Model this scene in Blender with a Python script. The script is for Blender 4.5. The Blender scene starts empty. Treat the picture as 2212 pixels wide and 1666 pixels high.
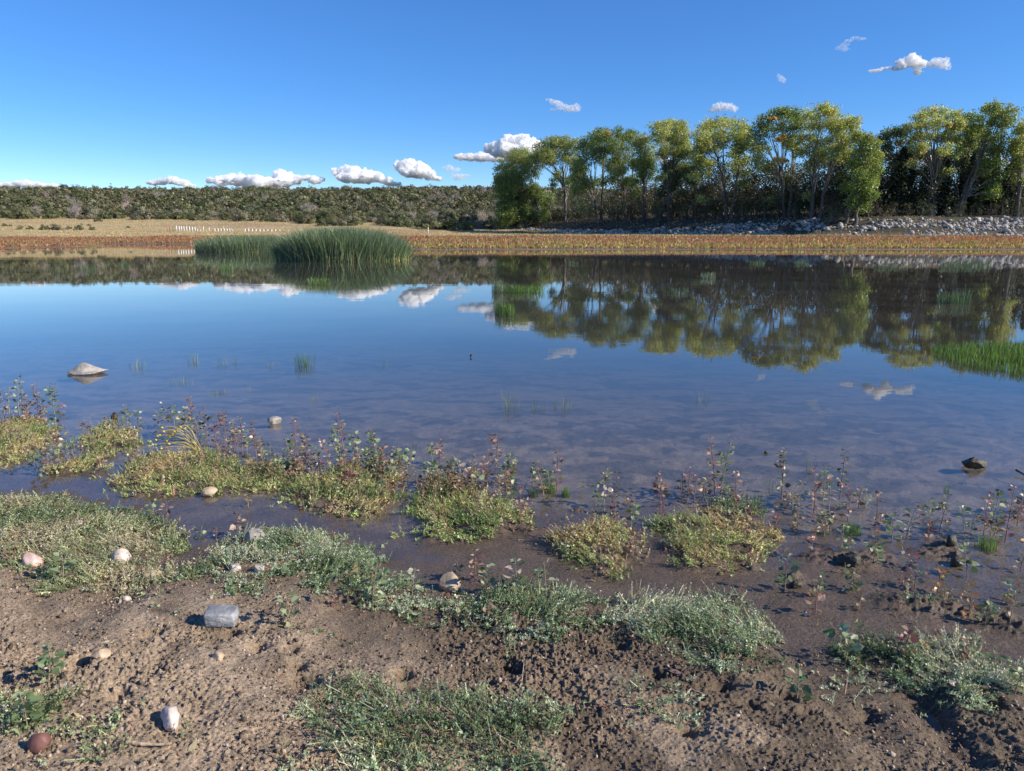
import bpy, math, random
import numpy as np
from mathutils import Vector, Matrix
R = math.radians
rng = np.random.default_rng(7)
random.seed(7)
sc = bpy.context.scene
COL = sc.collection

# ------------------------------------------------------------------ camera
EYE = 1.65
PITCH = 11.6
FPX = 1597.0           # focal length in pixels of a 2212 px wide picture
cam_d = bpy.data.cameras.new('camera')
cam = bpy.data.objects.new('camera', cam_d)
COL.objects.link(cam)
cam.location = (0, 0, EYE)
cam.rotation_euler = (R(90 - PITCH), 0, 0)
cam_d.sensor_width = 36
cam_d.lens = 36 * FPX / 2212
cam_d.dof.use_dof = True
cam_d.dof.focus_distance = 8.0
cam_d.dof.aperture_fstop = 13.0
cam_d.clip_start = 0.05
cam_d.clip_end = 90000
sc.camera = cam

# ------------------------------------------------------------------ light
SUN_EL = 31.0
sx, sy = 0.955, -0.297
sun_dir = Vector((sx * math.cos(R(SUN_EL)), sy * math.cos(R(SUN_EL)), math.sin(R(SUN_EL)))).normalized()
sd = bpy.data.lights.new('sun', 'SUN')
sd.energy = 4.8
sd.angle = R(0.53)
sd.color = (1.0, 0.90, 0.74)
sun = bpy.data.objects.new('sun', sd)
COL.objects.link(sun)
sun.rotation_euler = sun_dir.to_track_quat('Z', 'Y').to_euler()
w = bpy.data.worlds.new('World')
sc.world = w
w.use_nodes = True
nt = w.node_tree
bg = nt.nodes['Background']
sky = nt.nodes.new('ShaderNodeTexSky')
sky.sky_type = 'NISHITA'
sky.sun_disc = False
sky.sun_elevation = R(SUN_EL)
sky.sun_rotation = math.atan2(sx, sy)
sky.altitude = 2600
sky.air_density = 1.0
sky.dust_density = 0.0
sky.ozone_density = 3.0
hs = nt.nodes.new('ShaderNodeHueSaturation')
hs.inputs['Saturation'].default_value = 1.30
hs.inputs['Hue'].default_value = 0.509
nt.links.new(sky.outputs[0], hs.inputs['Color'])
wtc = nt.nodes.new('ShaderNodeTexCoord'); wsp = nt.nodes.new('ShaderNodeSeparateXYZ'); nt.links.new(wtc.outputs['Generated'], wsp.inputs[0])
for key, lo, hi in (('Saturation', 1.38, 1.26), ('Value', .94, 1.12)):
    wm = nt.nodes.new('ShaderNodeMapRange'); wm.interpolation_type = 'SMOOTHSTEP'
    wm.inputs['From Min'].default_value = -.02; wm.inputs['From Max'].default_value = .32
    wm.inputs['To Min'].default_value = lo; wm.inputs['To Max'].default_value = hi
    nt.links.new(wsp.outputs['Z'], wm.inputs[0]); nt.links.new(wm.outputs[0], hs.inputs[key])
nt.links.new(hs.outputs[0], bg.inputs[0])
bg.inputs[1].default_value = 0.125
sc.view_settings.view_transform = 'Standard'
sc.view_settings.look = 'None'
sc.view_settings.gamma = 1
sc.view_settings.exposure = 0.42
sc.cycles.max_bounces = 40
sc.cycles.glossy_bounces = 4
sc.cycles.transmission_bounces = 8
sc.cycles.transparent_max_bounces = 24
sc.cycles.volume_bounces = 36
sc.cycles.diffuse_bounces = 3
sc.cycles.use_denoising = True
sc.cycles.sample_clamp_indirect = 6

# ------------------------------------------------------------------ helpers
def hashn(ix, iy, seed):
    n = (ix.astype(np.int64) * 374761393 + iy.astype(np.int64) * 668265263 + seed * 974634777) & 0xffffffff
    n = ((n ^ (n >> 13)) * 1274126177) & 0xffffffff
    n = (n ^ (n >> 16)) & 0xffff
    return n / 65535.0

def vnoise(x, y, seed=0):
    xi = np.floor(x); yi = np.floor(y)
    fx = x - xi; fy = y - yi
    fx = fx * fx * (3 - 2 * fx); fy = fy * fy * (3 - 2 * fy)
    a = hashn(xi, yi, seed); b = hashn(xi + 1, yi, seed)
    c = hashn(xi, yi + 1, seed); d = hashn(xi + 1, yi + 1, seed)
    return a + (b - a) * fx + (c - a) * fy + (a - b - c + d) * fx * fy

def fbm(x, y, seed=0, oct=4, lac=2.03, gain=0.5):
    s = 0; a = 1; t = 0
    for k in range(oct):
        s = s + a * vnoise(x * lac ** k + 13.7 * k, y * lac ** k - 7.1 * k, seed + k)
        t += a; a *= gain
    return s / t          # 0..1

def sstep(a, b, x):
    t = np.clip((x - a) / (b - a), 0, 1)
    return t * t * (3 - 2 * t)

CP, SP = math.cos(R(PITCH)), math.sin(R(PITCH))
def ray(px, py):
    u = (px - 1106) / FPX; v = (833 - py) / FPX
    return u, CP + v * SP, -SP + v * CP            # world X, Y, Z direction

def at_z(px, py, z=0.0):
    dx, dy, dz = ray(px, py)
    t = (z - EYE) / dz
    return dx * t, dy * t, z

def at_y(px, py, Y):
    dx, dy, dz = ray(px, py)
    t = Y / dy
    return dx * t, Y, EYE + dz * t

# ------------------------------------------------------------------ terrain
_ns = [(-400, 1010), (-60, 1065), (140, 1065), (290, 1105), (345, 1140), (400, 1185), (470, 1165), (560, 1135), (700, 1140),
       (790, 1180), (860, 1235), (960, 1275), (1150, 1268), (1300, 1288), (1500, 1292), (1600, 1325), (1690, 1395),
       (1800, 1385), (1950, 1385), (2100, 1410), (2300, 1450), (2700, 1500)]
NS = sorted([at_z(a, b)[:2] for a, b in _ns])
NSX = np.array([p[0] for p in NS]); NSY = np.array([p[1] for p in NS])
ROWX = [-12, 10, 30, 40, 50, 60, 72, 100, 140]
ROWY = [262, 230, 196, 180, 170, 158, 150, 148, 145]
LP = ([-500, 0, 60, 126, 150, 200, 250, 330, 450, 600, 700, 900, 1500, 4000],
      [-1.4, -1.4, -1.2, 0, 1.1, 2.3, 5.0, 9.6, 22, 34, 35, 22, 10, 40])
RP = ([-500, 0, 40, 78, 84, 100, 115, 200, 250, 330, 450, 600, 700, 900, 1500, 4000],
      [-1.4, -1.4, -1.2, 0, .12, .75, 1.15, 1.6, 4.5, 9.6, 22, 34, 35, 22, 10, 40])

def px_poly(pts):                       # pixel outline on the ground near the water level -> world outline
    return np.array([at_z(a, b, 0.03)[:2] for a, b in pts])

def inpoly(x, y, poly):
    c = np.zeros(x.shape, bool); n = len(poly); j = n - 1
    for i in range(n):
        xi, yi = poly[i]; xj, yj = poly[j]
        m = ((yi > y) != (yj > y)) & (x < (xj - xi) * (y - yi) / (yj - yi + 1e-12) + xi)
        c ^= m; j = i
    return c

def polydist(x, y, poly):               # signed distance, + inside
    d = np.full(x.shape, 1e9); n = len(poly)
    for i in range(n):
        ax, ay = poly[i]; bx, by = poly[(i + 1) % n]
        vx, vy = bx - ax, by - ay
        t = np.clip(((x - ax) * vx + (y - ay) * vy) / (vx * vx + vy * vy + 1e-12), 0, 1)
        d = np.minimum(d, np.hypot(x - ax - t * vx, y - ay - t * vy))
    return np.where(inpoly(x, y, poly), d, -d)

# outlines of the vegetation in picture pixels, laid on the ground
BANK = {
 'A': [(-90, 1075), (140, 1062), (290, 1105), (385, 1170), (370, 1230), (330, 1275), (230, 1305), (130, 1318), (60, 1260), (20, 1215), (-90, 1200)],
 'B': [(520, 1145), (640, 1133), (760, 1165), (860, 1235), (960, 1290), (985, 1340), (900, 1350), (760, 1345), (690, 1320), (600, 1300), (520, 1330), (400, 1280), (430, 1230), (470, 1190)],
 'B2': [(700, 1370), (860, 1340), (960, 1340), (950, 1365), (840, 1375), (740, 1395), (700, 1405)],
 'C': [(1040, 1300), (1120, 1270), (1200, 1280), (1310, 1295), (1330, 1385), (1290, 1390), (1210, 1420), (1100, 1385), (1040, 1370), (985, 1330)],
 'D': [(1310, 1290), (1400, 1285), (1560, 1290), (1640, 1335), (1685, 1390), (1640, 1445), (1580, 1470), (1500, 1430), (1400, 1400), (1320, 1370)],
 'E': [(700, 1560), (850, 1540), (1000, 1562), (1200, 1560), (1245, 1620), (1230, 1760), (620, 1760), (650, 1600)],
 'F': [(-90, 1600), (110, 1600), (230, 1650), (330, 1680), (330, 1760), (-90, 1760)],
 'G': [(1870, 1388), (2040, 1395), (2120, 1440), (2240, 1460), (2330, 1560), (2150, 1560), (1990, 1520), (1920, 1450), (1850, 1420)],
 'H': [(1770, 1470), (1850, 1450), (1900, 1490), (1850, 1525), (1780, 1500)],
 'I': [(1330, 1510), (1450, 1490), (1490, 1560), (1440, 1640), (1340, 1640), (1290, 1570)],
}
MARSH = {
 'a': [(-90, 925), (60, 900), (130, 940), (60, 990), (-90, 1005)],
 'b': [(140, 960), (230, 905), (295, 925), (280, 980), (200, 1022), (130, 1010)],
 'c': [(220, 1022), (300, 985), (430, 968), (520, 985), (530, 1050), (440, 1068), (330, 1066), (240, 1050)],
 'd': [(540, 1012), (600, 970), (640, 985), (650, 1040), (590, 1052), (545, 1040)],
 'e': [(600, 1075), (640, 1030), (720, 985), (830, 995), (870, 1060), (860, 1105), (780, 1130), (660, 1118)],
 'f': [(890, 1065), (950, 1028), (1050, 1050), (1140, 1090), (1145, 1150), (1060, 1160), (940, 1140), (880, 1105)],
 'g': [(1225, 1120), (1300, 1108), (1400, 1145), (1390, 1230), (1290, 1240), (1200, 1180)],
 'h': [(1420, 1130), (1540, 1100), (1640, 1105), (1680, 1160), (1600, 1220), (1500, 1230), (1410, 1190)],
 'i': [(1530, 1078), (1600, 1072), (1650, 1092), (1640, 1108), (1545, 1106)],
 'j': [(1910, 1285), (1990, 1275), (2060, 1295), (2050, 1325), (1960, 1325)],
}
BANKW = {k: px_poly(v) for k, v in BANK.items()}
MARSHW = {k: px_poly(v) for k, v in MARSH.items()}
# lumps of dark mud that stand out of the shallow water (pixel centre, radius in metres, height)
MUD = [(1838, 1208, .13, .05), (1760, 1203, .08, .025), (1900, 1200, .09, .03), (2040, 1180, .10, .045), (2010, 1195, .09, .03),
       (2068, 1205, .06, .04), (2055, 1170, .05, .035), (1720, 1250, .06, .05), (1590, 1110, .08, .03), (1930, 1300, .10, .035), (2000, 1312, .10, .035),
       (2080, 1320, .09, .03), (2150, 1330, .08, .03), (2210, 1360, .09, .035), (210, 1018, .12, .03), (1250, 1098, .05, .02)]
MUDW = [at_z(a, b, 0.01)[:2] + (r * 1.1, h * .35) for a, b, r, h in MUD]
PITS = [(190, 1470, .07), (640, 1465, .05), (655, 1500, .09), (1108, 1450, .07), (1095, 1430, .05), (1330, 1385, .06), (440, 1215, .09), (470, 1200, .08),
        (1995, 1490, .1), (2060, 1560, .13), (2090, 1620, .12), (2020, 1520, .08), (630, 1430, .04), (330, 1400, .06), (870, 1470, .05), (1160, 1380, .05),
        (1700, 1500, .05), (1750, 1540, .05), (1560, 1480, .06), (1420, 1460, .05), (880, 1500, .04), (260, 1560, .05), (700, 1540, .05), (90, 1300, .04),
        (1620, 1530, .04), (1480, 1600, .04), (1880, 1530, .06), (2140, 1500, .07), (2190, 1620, .08), (500, 1395, .05), (560, 1430, .05)]
PITW = [at_z(a, b, 0.08)[:2] + (r,) for a, b, r in PITS]

def matd(x, y, poly):                   # ragged edge of a mat, + inside
    return polydist(x, y, poly) + (fbm(x * 2.4, y * 3.2, 301, 2) - .5) * .34 + (fbm(x * 9, y * 9, 303, 3) - .5) * .32

def H(x, y, fine=True):
    x = np.asarray(x, float); y = np.asarray(y, float)
    wig = (fbm(x * 2.5, y * 2.5, 3, 3) - .5) * .22
    D = y - (np.interp(x, NSX, NSY) + wig)                # distance past the near waterline
    land = np.interp(-D, [0, .15, .6, 1.5, 3, 8, 40, 400], [0, .02, .07, .16, .30, .65, 2, 12])
    wat = -np.interp(D, [0, .4, 1.5, 3.0, 6, 12, 30], [0, .012, .035, .07, .17, .5, 1.4])
    wat2 = np.interp(D, [0, .25, .6, .9, 1.5, 3, 6, 12, 30], [.004, .007, .003, -.008, -.022, -.055, -.16, -.5, -1.4]) - .008 * (fbm(x * 2, y * 2, 19, 3) - .4)
    wb = sstep(-.9, -.1, x) * sstep(9, 6, np.abs(x))
    wat = wat * (1 - wb) + wat2 * wb
    near = np.where(D < 0, land + .004 * wb, wat)
    b = sstep(-34, -14, x)
    hl = np.interp(y + (fbm(x * .05, y * 0.02, 31, 3) - .5) * 14, *LP); hr = np.interp(y + (fbm(x * .06, 0 * x, 33, 3) - .5) * 5, *RP)
    far = hl * (1 - b) + hr * b
    hump = (fbm(x * .006, y * .006, 41, 4) - .5) * 12 * sstep(340, 600, y)
    far = far + hump
    # spit of land at the left
    sp = sstep(-52, -58, x + (fbm(x * .1, y * .1, 8, 2) - .5) * 8) * sstep(76, 80, y) * (1 - sstep(104, 112, y))
    far = np.maximum(far, -1 + 1.12 * sp - .9 * (1 - sp))
    # the stony bank under the row of trees
    rowy = np.interp(x, ROWX, ROWY)
    s = y - (rowy - 19)
    m = sstep(-16, 4, x)
    bank = np.interp(s, [-1, 0, 14, 24, 70, 300], [-5, 1.35, 4.7, 5.4, 8, 9])
    far = np.maximum(far, bank * m - 6 * (1 - m))
    h = np.maximum(near, np.where(y > 20, far, -3))
    # the sides of the lake
    side = np.maximum((np.abs(x + 10) - 135) * .05, -3)
    h = np.maximum(h, np.where(y > 6, side, -3))
    if fine:
        k = sstep(9, 6, y) * sstep(14, 8, np.abs(x))       # close range relief
        wetk = sstep(.0, .06, h)
        lump = fbm(x * 7, y * 7, 11, 4) - .5
        c1_ = vnoise(x * 23 + lump * 3, y * 23, 12); c2_ = vnoise(x * 61, y * 61 + lump * 5, 13); c3_ = vnoise(x * 118, y * 118, 15)
        c1_ = np.abs(c1_ - .5) * 2; 
        clod = (c1_ ** 2 - .33) * .006 + (np.abs(c2_ - .5) - .25) * .012 + (c3_ ** 3 - .25) * .014
        patch = .25 + 1.1 * sstep(.34, .66, fbm(x * 1.7, y * 1.7, 17, 5))
        uw = sstep(.0, -.03, h)
        h = h + k * (lump * (.010 + .034 * wetk + .03 * uw) + clod * (.18 + 1.0 * wetk) * patch)
        sel = np.where((k > 0) & (y < 9) & (y > -2))
        if len(sel[0]) or x.ndim == 0:
            xx = x[sel]; yy = y[sel]; add = np.zeros(xx.shape)
            for a, b2, r in PITW:
                wob = (fbm(xx * 22, yy * 22, 77, 2) - .5) * .9
                add -= .055 * np.exp(-(((xx - a) ** 2 + (yy - b2) ** 2) / (r * .6) ** 2) * (1 + wob))
            for a, b2, r, hh in MUDW:
                q = ((xx - a) ** 2 + (yy - b2) ** 2) / (r * .8) ** 2
                add += np.exp(-q) * (hh + .015) * (1.9 * fbm(xx * 34, yy * 34, 78, 4) + .2)
            for p in MARSHW.values():
                (xa, ya), (xb, yb) = p.min(0) - .4, p.max(0) + .4
                q = np.where((xx > xa) & (xx < xb) & (yy > ya) & (yy < yb)); xq, yq = xx[q], yy[q]
                if not len(xq): continue
                cap = .006 + .05 * (fbm(xq * 9, yq * 9, 79, 3) - .35)
                add[q] = np.maximum(add[q], sstep(-.02, .16, matd(xq, yq, p)) * (cap + .02))
            for p in BANKW.values():
                (xa, ya), (xb, yb) = p.min(0) - .1, p.max(0) + .1
                q = np.where((xx > xa) & (xx < xb) & (yy > ya) & (yy < yb)); xq, yq = xx[q], yy[q]
                if len(xq): add[q] += sstep(-.02, .25, polydist(xq, yq, p)) * .018
            h = h.copy(); h[sel] += add
        h = h + (fbm(x * .8, y * .8, 5, 3) - .5) * .16 * sstep(60, 90, y)
    return h

def hz(x, y):
    return float(H(np.array([[x]]), np.array([[y]]))[0, 0])

def ground_at(px, py):                  # where a picture point meets the ground
    z = 0.0
    for _ in range(8):
        x, y, _z = at_z(px, py, min(z, EYE - .3)); z = max(hz(x, y), 0.0)
    return x, y, z

def link(o, parent=None):
    COL.objects.link(o)
    if parent is not None: o.parent = parent
    return o

def tag(o, label=None, cat=None, group=None, kind=None):
    if label: o['label'] = label
    if cat: o['category'] = cat
    if group: o['group'] = group
    if kind: o['kind'] = kind
    return o

def empty(name, loc, label, cat, group=None):
    o = bpy.data.objects.new(name, None); o.empty_display_size = .1
    o.location = loc; link(o)
    return tag(o, label, cat, group)

def mesh_np(name, verts, faces, mat=None, colors=None, smooth=False, attrs=None):
    """verts (n,3); faces: list of (m,k) int arrays"""
    me = bpy.data.meshes.new(name)
    verts = np.asarray(verts, np.float32)
    if not isinstance(faces, list): faces = [faces]
    faces = [np.asarray(f, np.int32) for f in faces if len(f)]
    nl = sum(f.size for f in faces); nf = sum(len(f) for f in faces)
    me.vertices.add(len(verts)); me.vertices.foreach_set('co', verts.ravel())
    me.loops.add(nl); me.polygons.add(nf)
    me.loops.foreach_set('vertex_index', np.concatenate([f.ravel() for f in faces]))
    tot = np.concatenate([np.full(len(f), f.shape[1], np.int32) for f in faces])
    st = np.concatenate([[0], np.cumsum(tot)[:-1]]).astype(np.int32)
    me.polygons.foreach_set('loop_start', st); me.polygons.foreach_set('loop_total', tot)
    if smooth: me.polygons.foreach_set('use_smooth', np.ones(nf, bool))
    if colors is not None:
        ca = me.color_attributes.new('Col', 'FLOAT_COLOR', 'POINT')
        c4 = np.ones((len(verts), 4), np.float32); c4[:, :3] = colors
        ca.data.foreach_set('color', c4.ravel())
    if attrs:
        for k, v in attrs.items():
            a = me.attributes.new(k, 'FLOAT', 'POINT'); a.data.foreach_set('value', np.asarray(v, np.float32))
    me.update(calc_edges=True); me.validate()
    if mat: me.materials.append(mat)
    return me

def obj(name, me, parent=None, loc=None):
    o = bpy.data.objects.new(name, me)
    if loc is not None: o.location = loc
    return link(o, parent)

class Soup:
    """collects loose quads and tubes with a colour per vertex"""
    def __init__(s): s.v = []; s.f = []; s.c = []; s.n = 0
    def quads(s, q, col):               # q (m,4,3), col (m,3)
        m = len(q)
        if not m: return
        s.v.append(q.reshape(-1, 3)); s.c.append(np.repeat(col, 4, axis=0))
        s.f.append(np.arange(m * 4).reshape(m, 4) + s.n); s.n += m * 4
    def tube(s, pts, rad, col, sides=5):
        pts = np.asarray(pts, float); n = len(pts)
        rad = np.broadcast_to(np.asarray(rad, float), (n,))
        t = np.gradient(pts, axis=0); t /= np.linalg.norm(t, axis=1)[:, None] + 1e-12
        ref = np.array([0.31, 0.95, 0.07]); a = np.cross(t, ref); a /= np.linalg.norm(a, axis=1)[:, None] + 1e-12
        b = np.cross(t, a)
        th = np.arange(sides) * 2 * math.pi / sides
        ring = pts[:, None] + rad[:, None, None] * (a[:, None] * np.cos(th)[None, :, None] + b[:, None] * np.sin(th)[None, :, None])
        i = np.arange(n - 1)[:, None] * sides; j = np.arange(sides)[None]; j2 = (j + 1) % sides
        f = np.stack([i + j, i + j2, i + sides + j2, i + sides + j], -1).reshape(-1, 4)
        s.v.append(ring.reshape(-1, 3)); s.c.append(np.tile(col, (n * sides, 1)) if np.ndim(col) == 1 else np.repeat(col, sides, 0))
        s.f.append(f + s.n); s.n += n * sides
    def ribbons(s, base, mid1, mid2, tip, wdt, col, side):
        """m tapering two-quad blades; side (m,3) unit"""
        wv = side * wdt[:, None]
        q1 = np.stack([base - wv, base + wv, mid1 + wv * .95, mid1 - wv * .95], 1)
        q2 = np.stack([mid1 - wv * .95, mid1 + wv * .95, mid2 + wv * .7, mid2 - wv * .7], 1)
        q3 = np.stack([mid2 - wv * .7, mid2 + wv * .7, tip + wv * .12, tip - wv * .12], 1)
        s.quads(q1, col); s.quads(q2, col); s.quads(q3, col)
    def build(s, name, mat, parent=None, loc=None, smooth=False):
        v = np.concatenate(s.v)
        if loc is not None: v = v - np.array(loc)
        me = mesh_np(name, v, [np.concatenate(s.f)], mat, np.concatenate(s.c), smooth)
        return me

def rand_unit(n):
    v = rng.normal(size=(n, 3)); return v / (np.linalg.norm(v, axis=1)[:, None] + 1e-9)

def outward(pp, c, k=1.0):
    d = pp - c; d /= np.linalg.norm(d, axis=1)[:, None] + 1e-9
    return d * k + rand_unit(len(pp)) * .75

def leaf_quads(c, size, aspect=.6, up=.0, nrm=None):
    """rhombic leaves at c (m,3)"""
    m = len(c)
    size = np.broadcast_to(size, (m,))
    n = rand_unit(m) if nrm is None else nrm
    n[:, 2] = n[:, 2] + up; n /= np.linalg.norm(n, axis=1)[:, None]
    a = np.cross(n, rand_unit(m)); a /= np.linalg.norm(a, axis=1)[:, None] + 1e-9
    b = np.cross(n, a)
    A = a * size[:, None]; B = b * (size * aspect)[:, None]
    return np.stack([c - A, c + B - A * .1, c + A, c - B - A * .1], 1)

def vary(col, n, amt=.25, hue=.12):
    c = np.tile(np.array(col, float), (n, 1))
    c *= np.exp(rng.normal(0, amt, (n, 1))); c *= np.exp(rng.normal(0, hue, (n, 3)))
    return np.clip(c, .003, .9)

# ------------------------------------------------------------------ materials
def new_mat(name):
    m = bpy.data.materials.new(name); m.use_nodes = True
    nt = m.node_tree
    for n in list(nt.nodes): nt.nodes.remove(n)
    out = nt.nodes.new('ShaderNodeOutputMaterial')
    return m, nt, out

def N(nt, typ, **kw):
    n = nt.nodes.new(typ)
    for k, v in kw.items(): setattr(n, k, v)
    return n

def mat_leaf(name, trans=.3, gloss=.06, rough=.45):
    m, nt, out = new_mat(name); L = nt.links.new
    a = N(nt, 'ShaderNodeAttribute', attribute_name='Col')
    d = N(nt, 'ShaderNodeBsdfDiffuse'); t = N(nt, 'ShaderNodeBsdfTranslucent'); g = N(nt, 'ShaderNodeBsdfGlossy')
    g.inputs['Roughness'].default_value = rough
    L(a.outputs['Color'], d.inputs[0])
    hsv = N(nt, 'ShaderNodeHueSaturation'); hsv.inputs['Value'].default_value = 1.35; hsv.inputs['Saturation'].default_value = 1.1
    L(a.outputs['Color'], hsv.inputs['Color']); L(hsv.outputs[0], t.inputs[0])
    m1 = N(nt, 'ShaderNodeMixShader'); m1.inputs[0].default_value = trans; L(d.outputs[0], m1.inputs[1]); L(t.outputs[0], m1.inputs[2])
    m2 = N(nt, 'ShaderNodeMixShader'); m2.inputs[0].default_value = gloss; L(m1.outputs[0], m2.inputs[1]); L(g.outputs[0], m2.inputs[2])
    L(m2.outputs[0], out.inputs[0])
    return m

def mat_bark(name, scale=6):
    m, nt, out = new_mat(name); L = nt.links.new
    a = N(nt, 'ShaderNodeAttribute', attribute_name='Col')
    p = N(nt, 'ShaderNodeBsdfPrincipled'); p.inputs['Roughness'].default_value = .85
    tc = N(nt, 'ShaderNodeTexCoord'); mp = N(nt, 'ShaderNodeMapping'); mp.inputs['Scale'].default_value = (scale, scale, scale * .15)
    no = N(nt, 'ShaderNodeTexNoise'); no.inputs['Scale'].default_value = 1; no.inputs['Detail'].default_value = 6
    L(tc.outputs['Object'], mp.inputs[0]); L(mp.outputs[0], no.inputs['Vector'])
    r = N(nt, 'ShaderNodeMapRange'); r.inputs['From Min'].default_value = .3; r.inputs['From Max'].default_value = .7; r.inputs['To Min'].default_value = .55; r.inputs['To Max'].default_value = 1.25
    L(no.outputs[0], r.inputs[0])
    mx = N(nt, 'ShaderNodeVectorMath', operation='SCALE'); L(a.outputs['Color'], mx.inputs[0]); L(r.outputs[0], mx.inputs['Scale'])
    L(mx.outputs[0], p.inputs['Base Color'])
    b = N(nt, 'ShaderNodeBump'); b.inputs['Distance'].default_value = .3 / scale; b.inputs['Strength'].default_value = .6
    L(no.outputs[0], b.inputs['Height']); L(b.outputs[0], p.inputs['Normal'])
    L(p.outputs[0], out.inputs[0])
    return m

def mat_rock(name, c1, c2, c3=None, scale=8, rough=.8, bump=.02, wet=False):
    m, nt, out = new_mat(name); L = nt.links.new
    p = N(nt, 'ShaderNodeBsdfPrincipled'); p.inputs['Roughness'].default_value = rough
    tc = N(nt, 'ShaderNodeTexCoord')
    no = N(nt, 'ShaderNodeTexNoise'); no.inputs['Scale'].default_value = scale; no.inputs['Detail'].default_value = 8; no.inputs['Roughness'].default_value = .65
    L(tc.outputs['Object'], no.inputs['Vector'])
    r = N(nt, 'ShaderNodeValToRGB'); r.color_ramp.elements[0].position = .36; r.color_ramp.elements[1].position = .62
    r.color_ramp.elements[0].color = (*c1, 1); r.color_ramp.elements[1].color = (*c2, 1)
    if c3: e = r.color_ramp.elements.new(.52); e.color = (*c3, 1)
    L(no.outputs[0], r.inputs[0]); L(r.outputs[0], p.inputs['Base Color'])
    n2 = N(nt, 'ShaderNodeTexNoise'); n2.inputs['Scale'].default_value = scale * 6; n2.inputs['Detail'].default_value = 5
    L(tc.outputs['Object'], n2.inputs['Vector'])
    b = N(nt, 'ShaderNodeBump'); b.inputs['Distance'].default_value = bump; b.inputs['Strength'].default_value = .7
    L(n2.outputs[0], b.inputs['Height']); L(b.outputs[0], p.inputs['Normal'])
    L(p.outputs[0], out.inputs[0])
    return m

def mat_plain(name, c, rough=.6, var=.15, scale=10):
    return mat_rock(name, tuple(x * (1 - var) for x in c), tuple(min(1, x * (1 + var)) for x in c), None, scale, rough, .002)

M_LEAF = mat_leaf('leaf_cottonwood', .5, .06)
M_JUN = mat_leaf('leaf_juniper', .12, .02)
M_SAP = mat_leaf('leaf_seedling', .25, .05, .4)
M_MAT = mat_leaf('leaf_ground_cover', .22, .05)
M_REED = mat_leaf('reed_blade', .15, .07, .35)
M_GRASS = mat_leaf('grass_blade', .35, .04)
M_BARK = mat_bark('bark', 5)
M_STEM = mat_bark('seedling_stem', 60)

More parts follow.
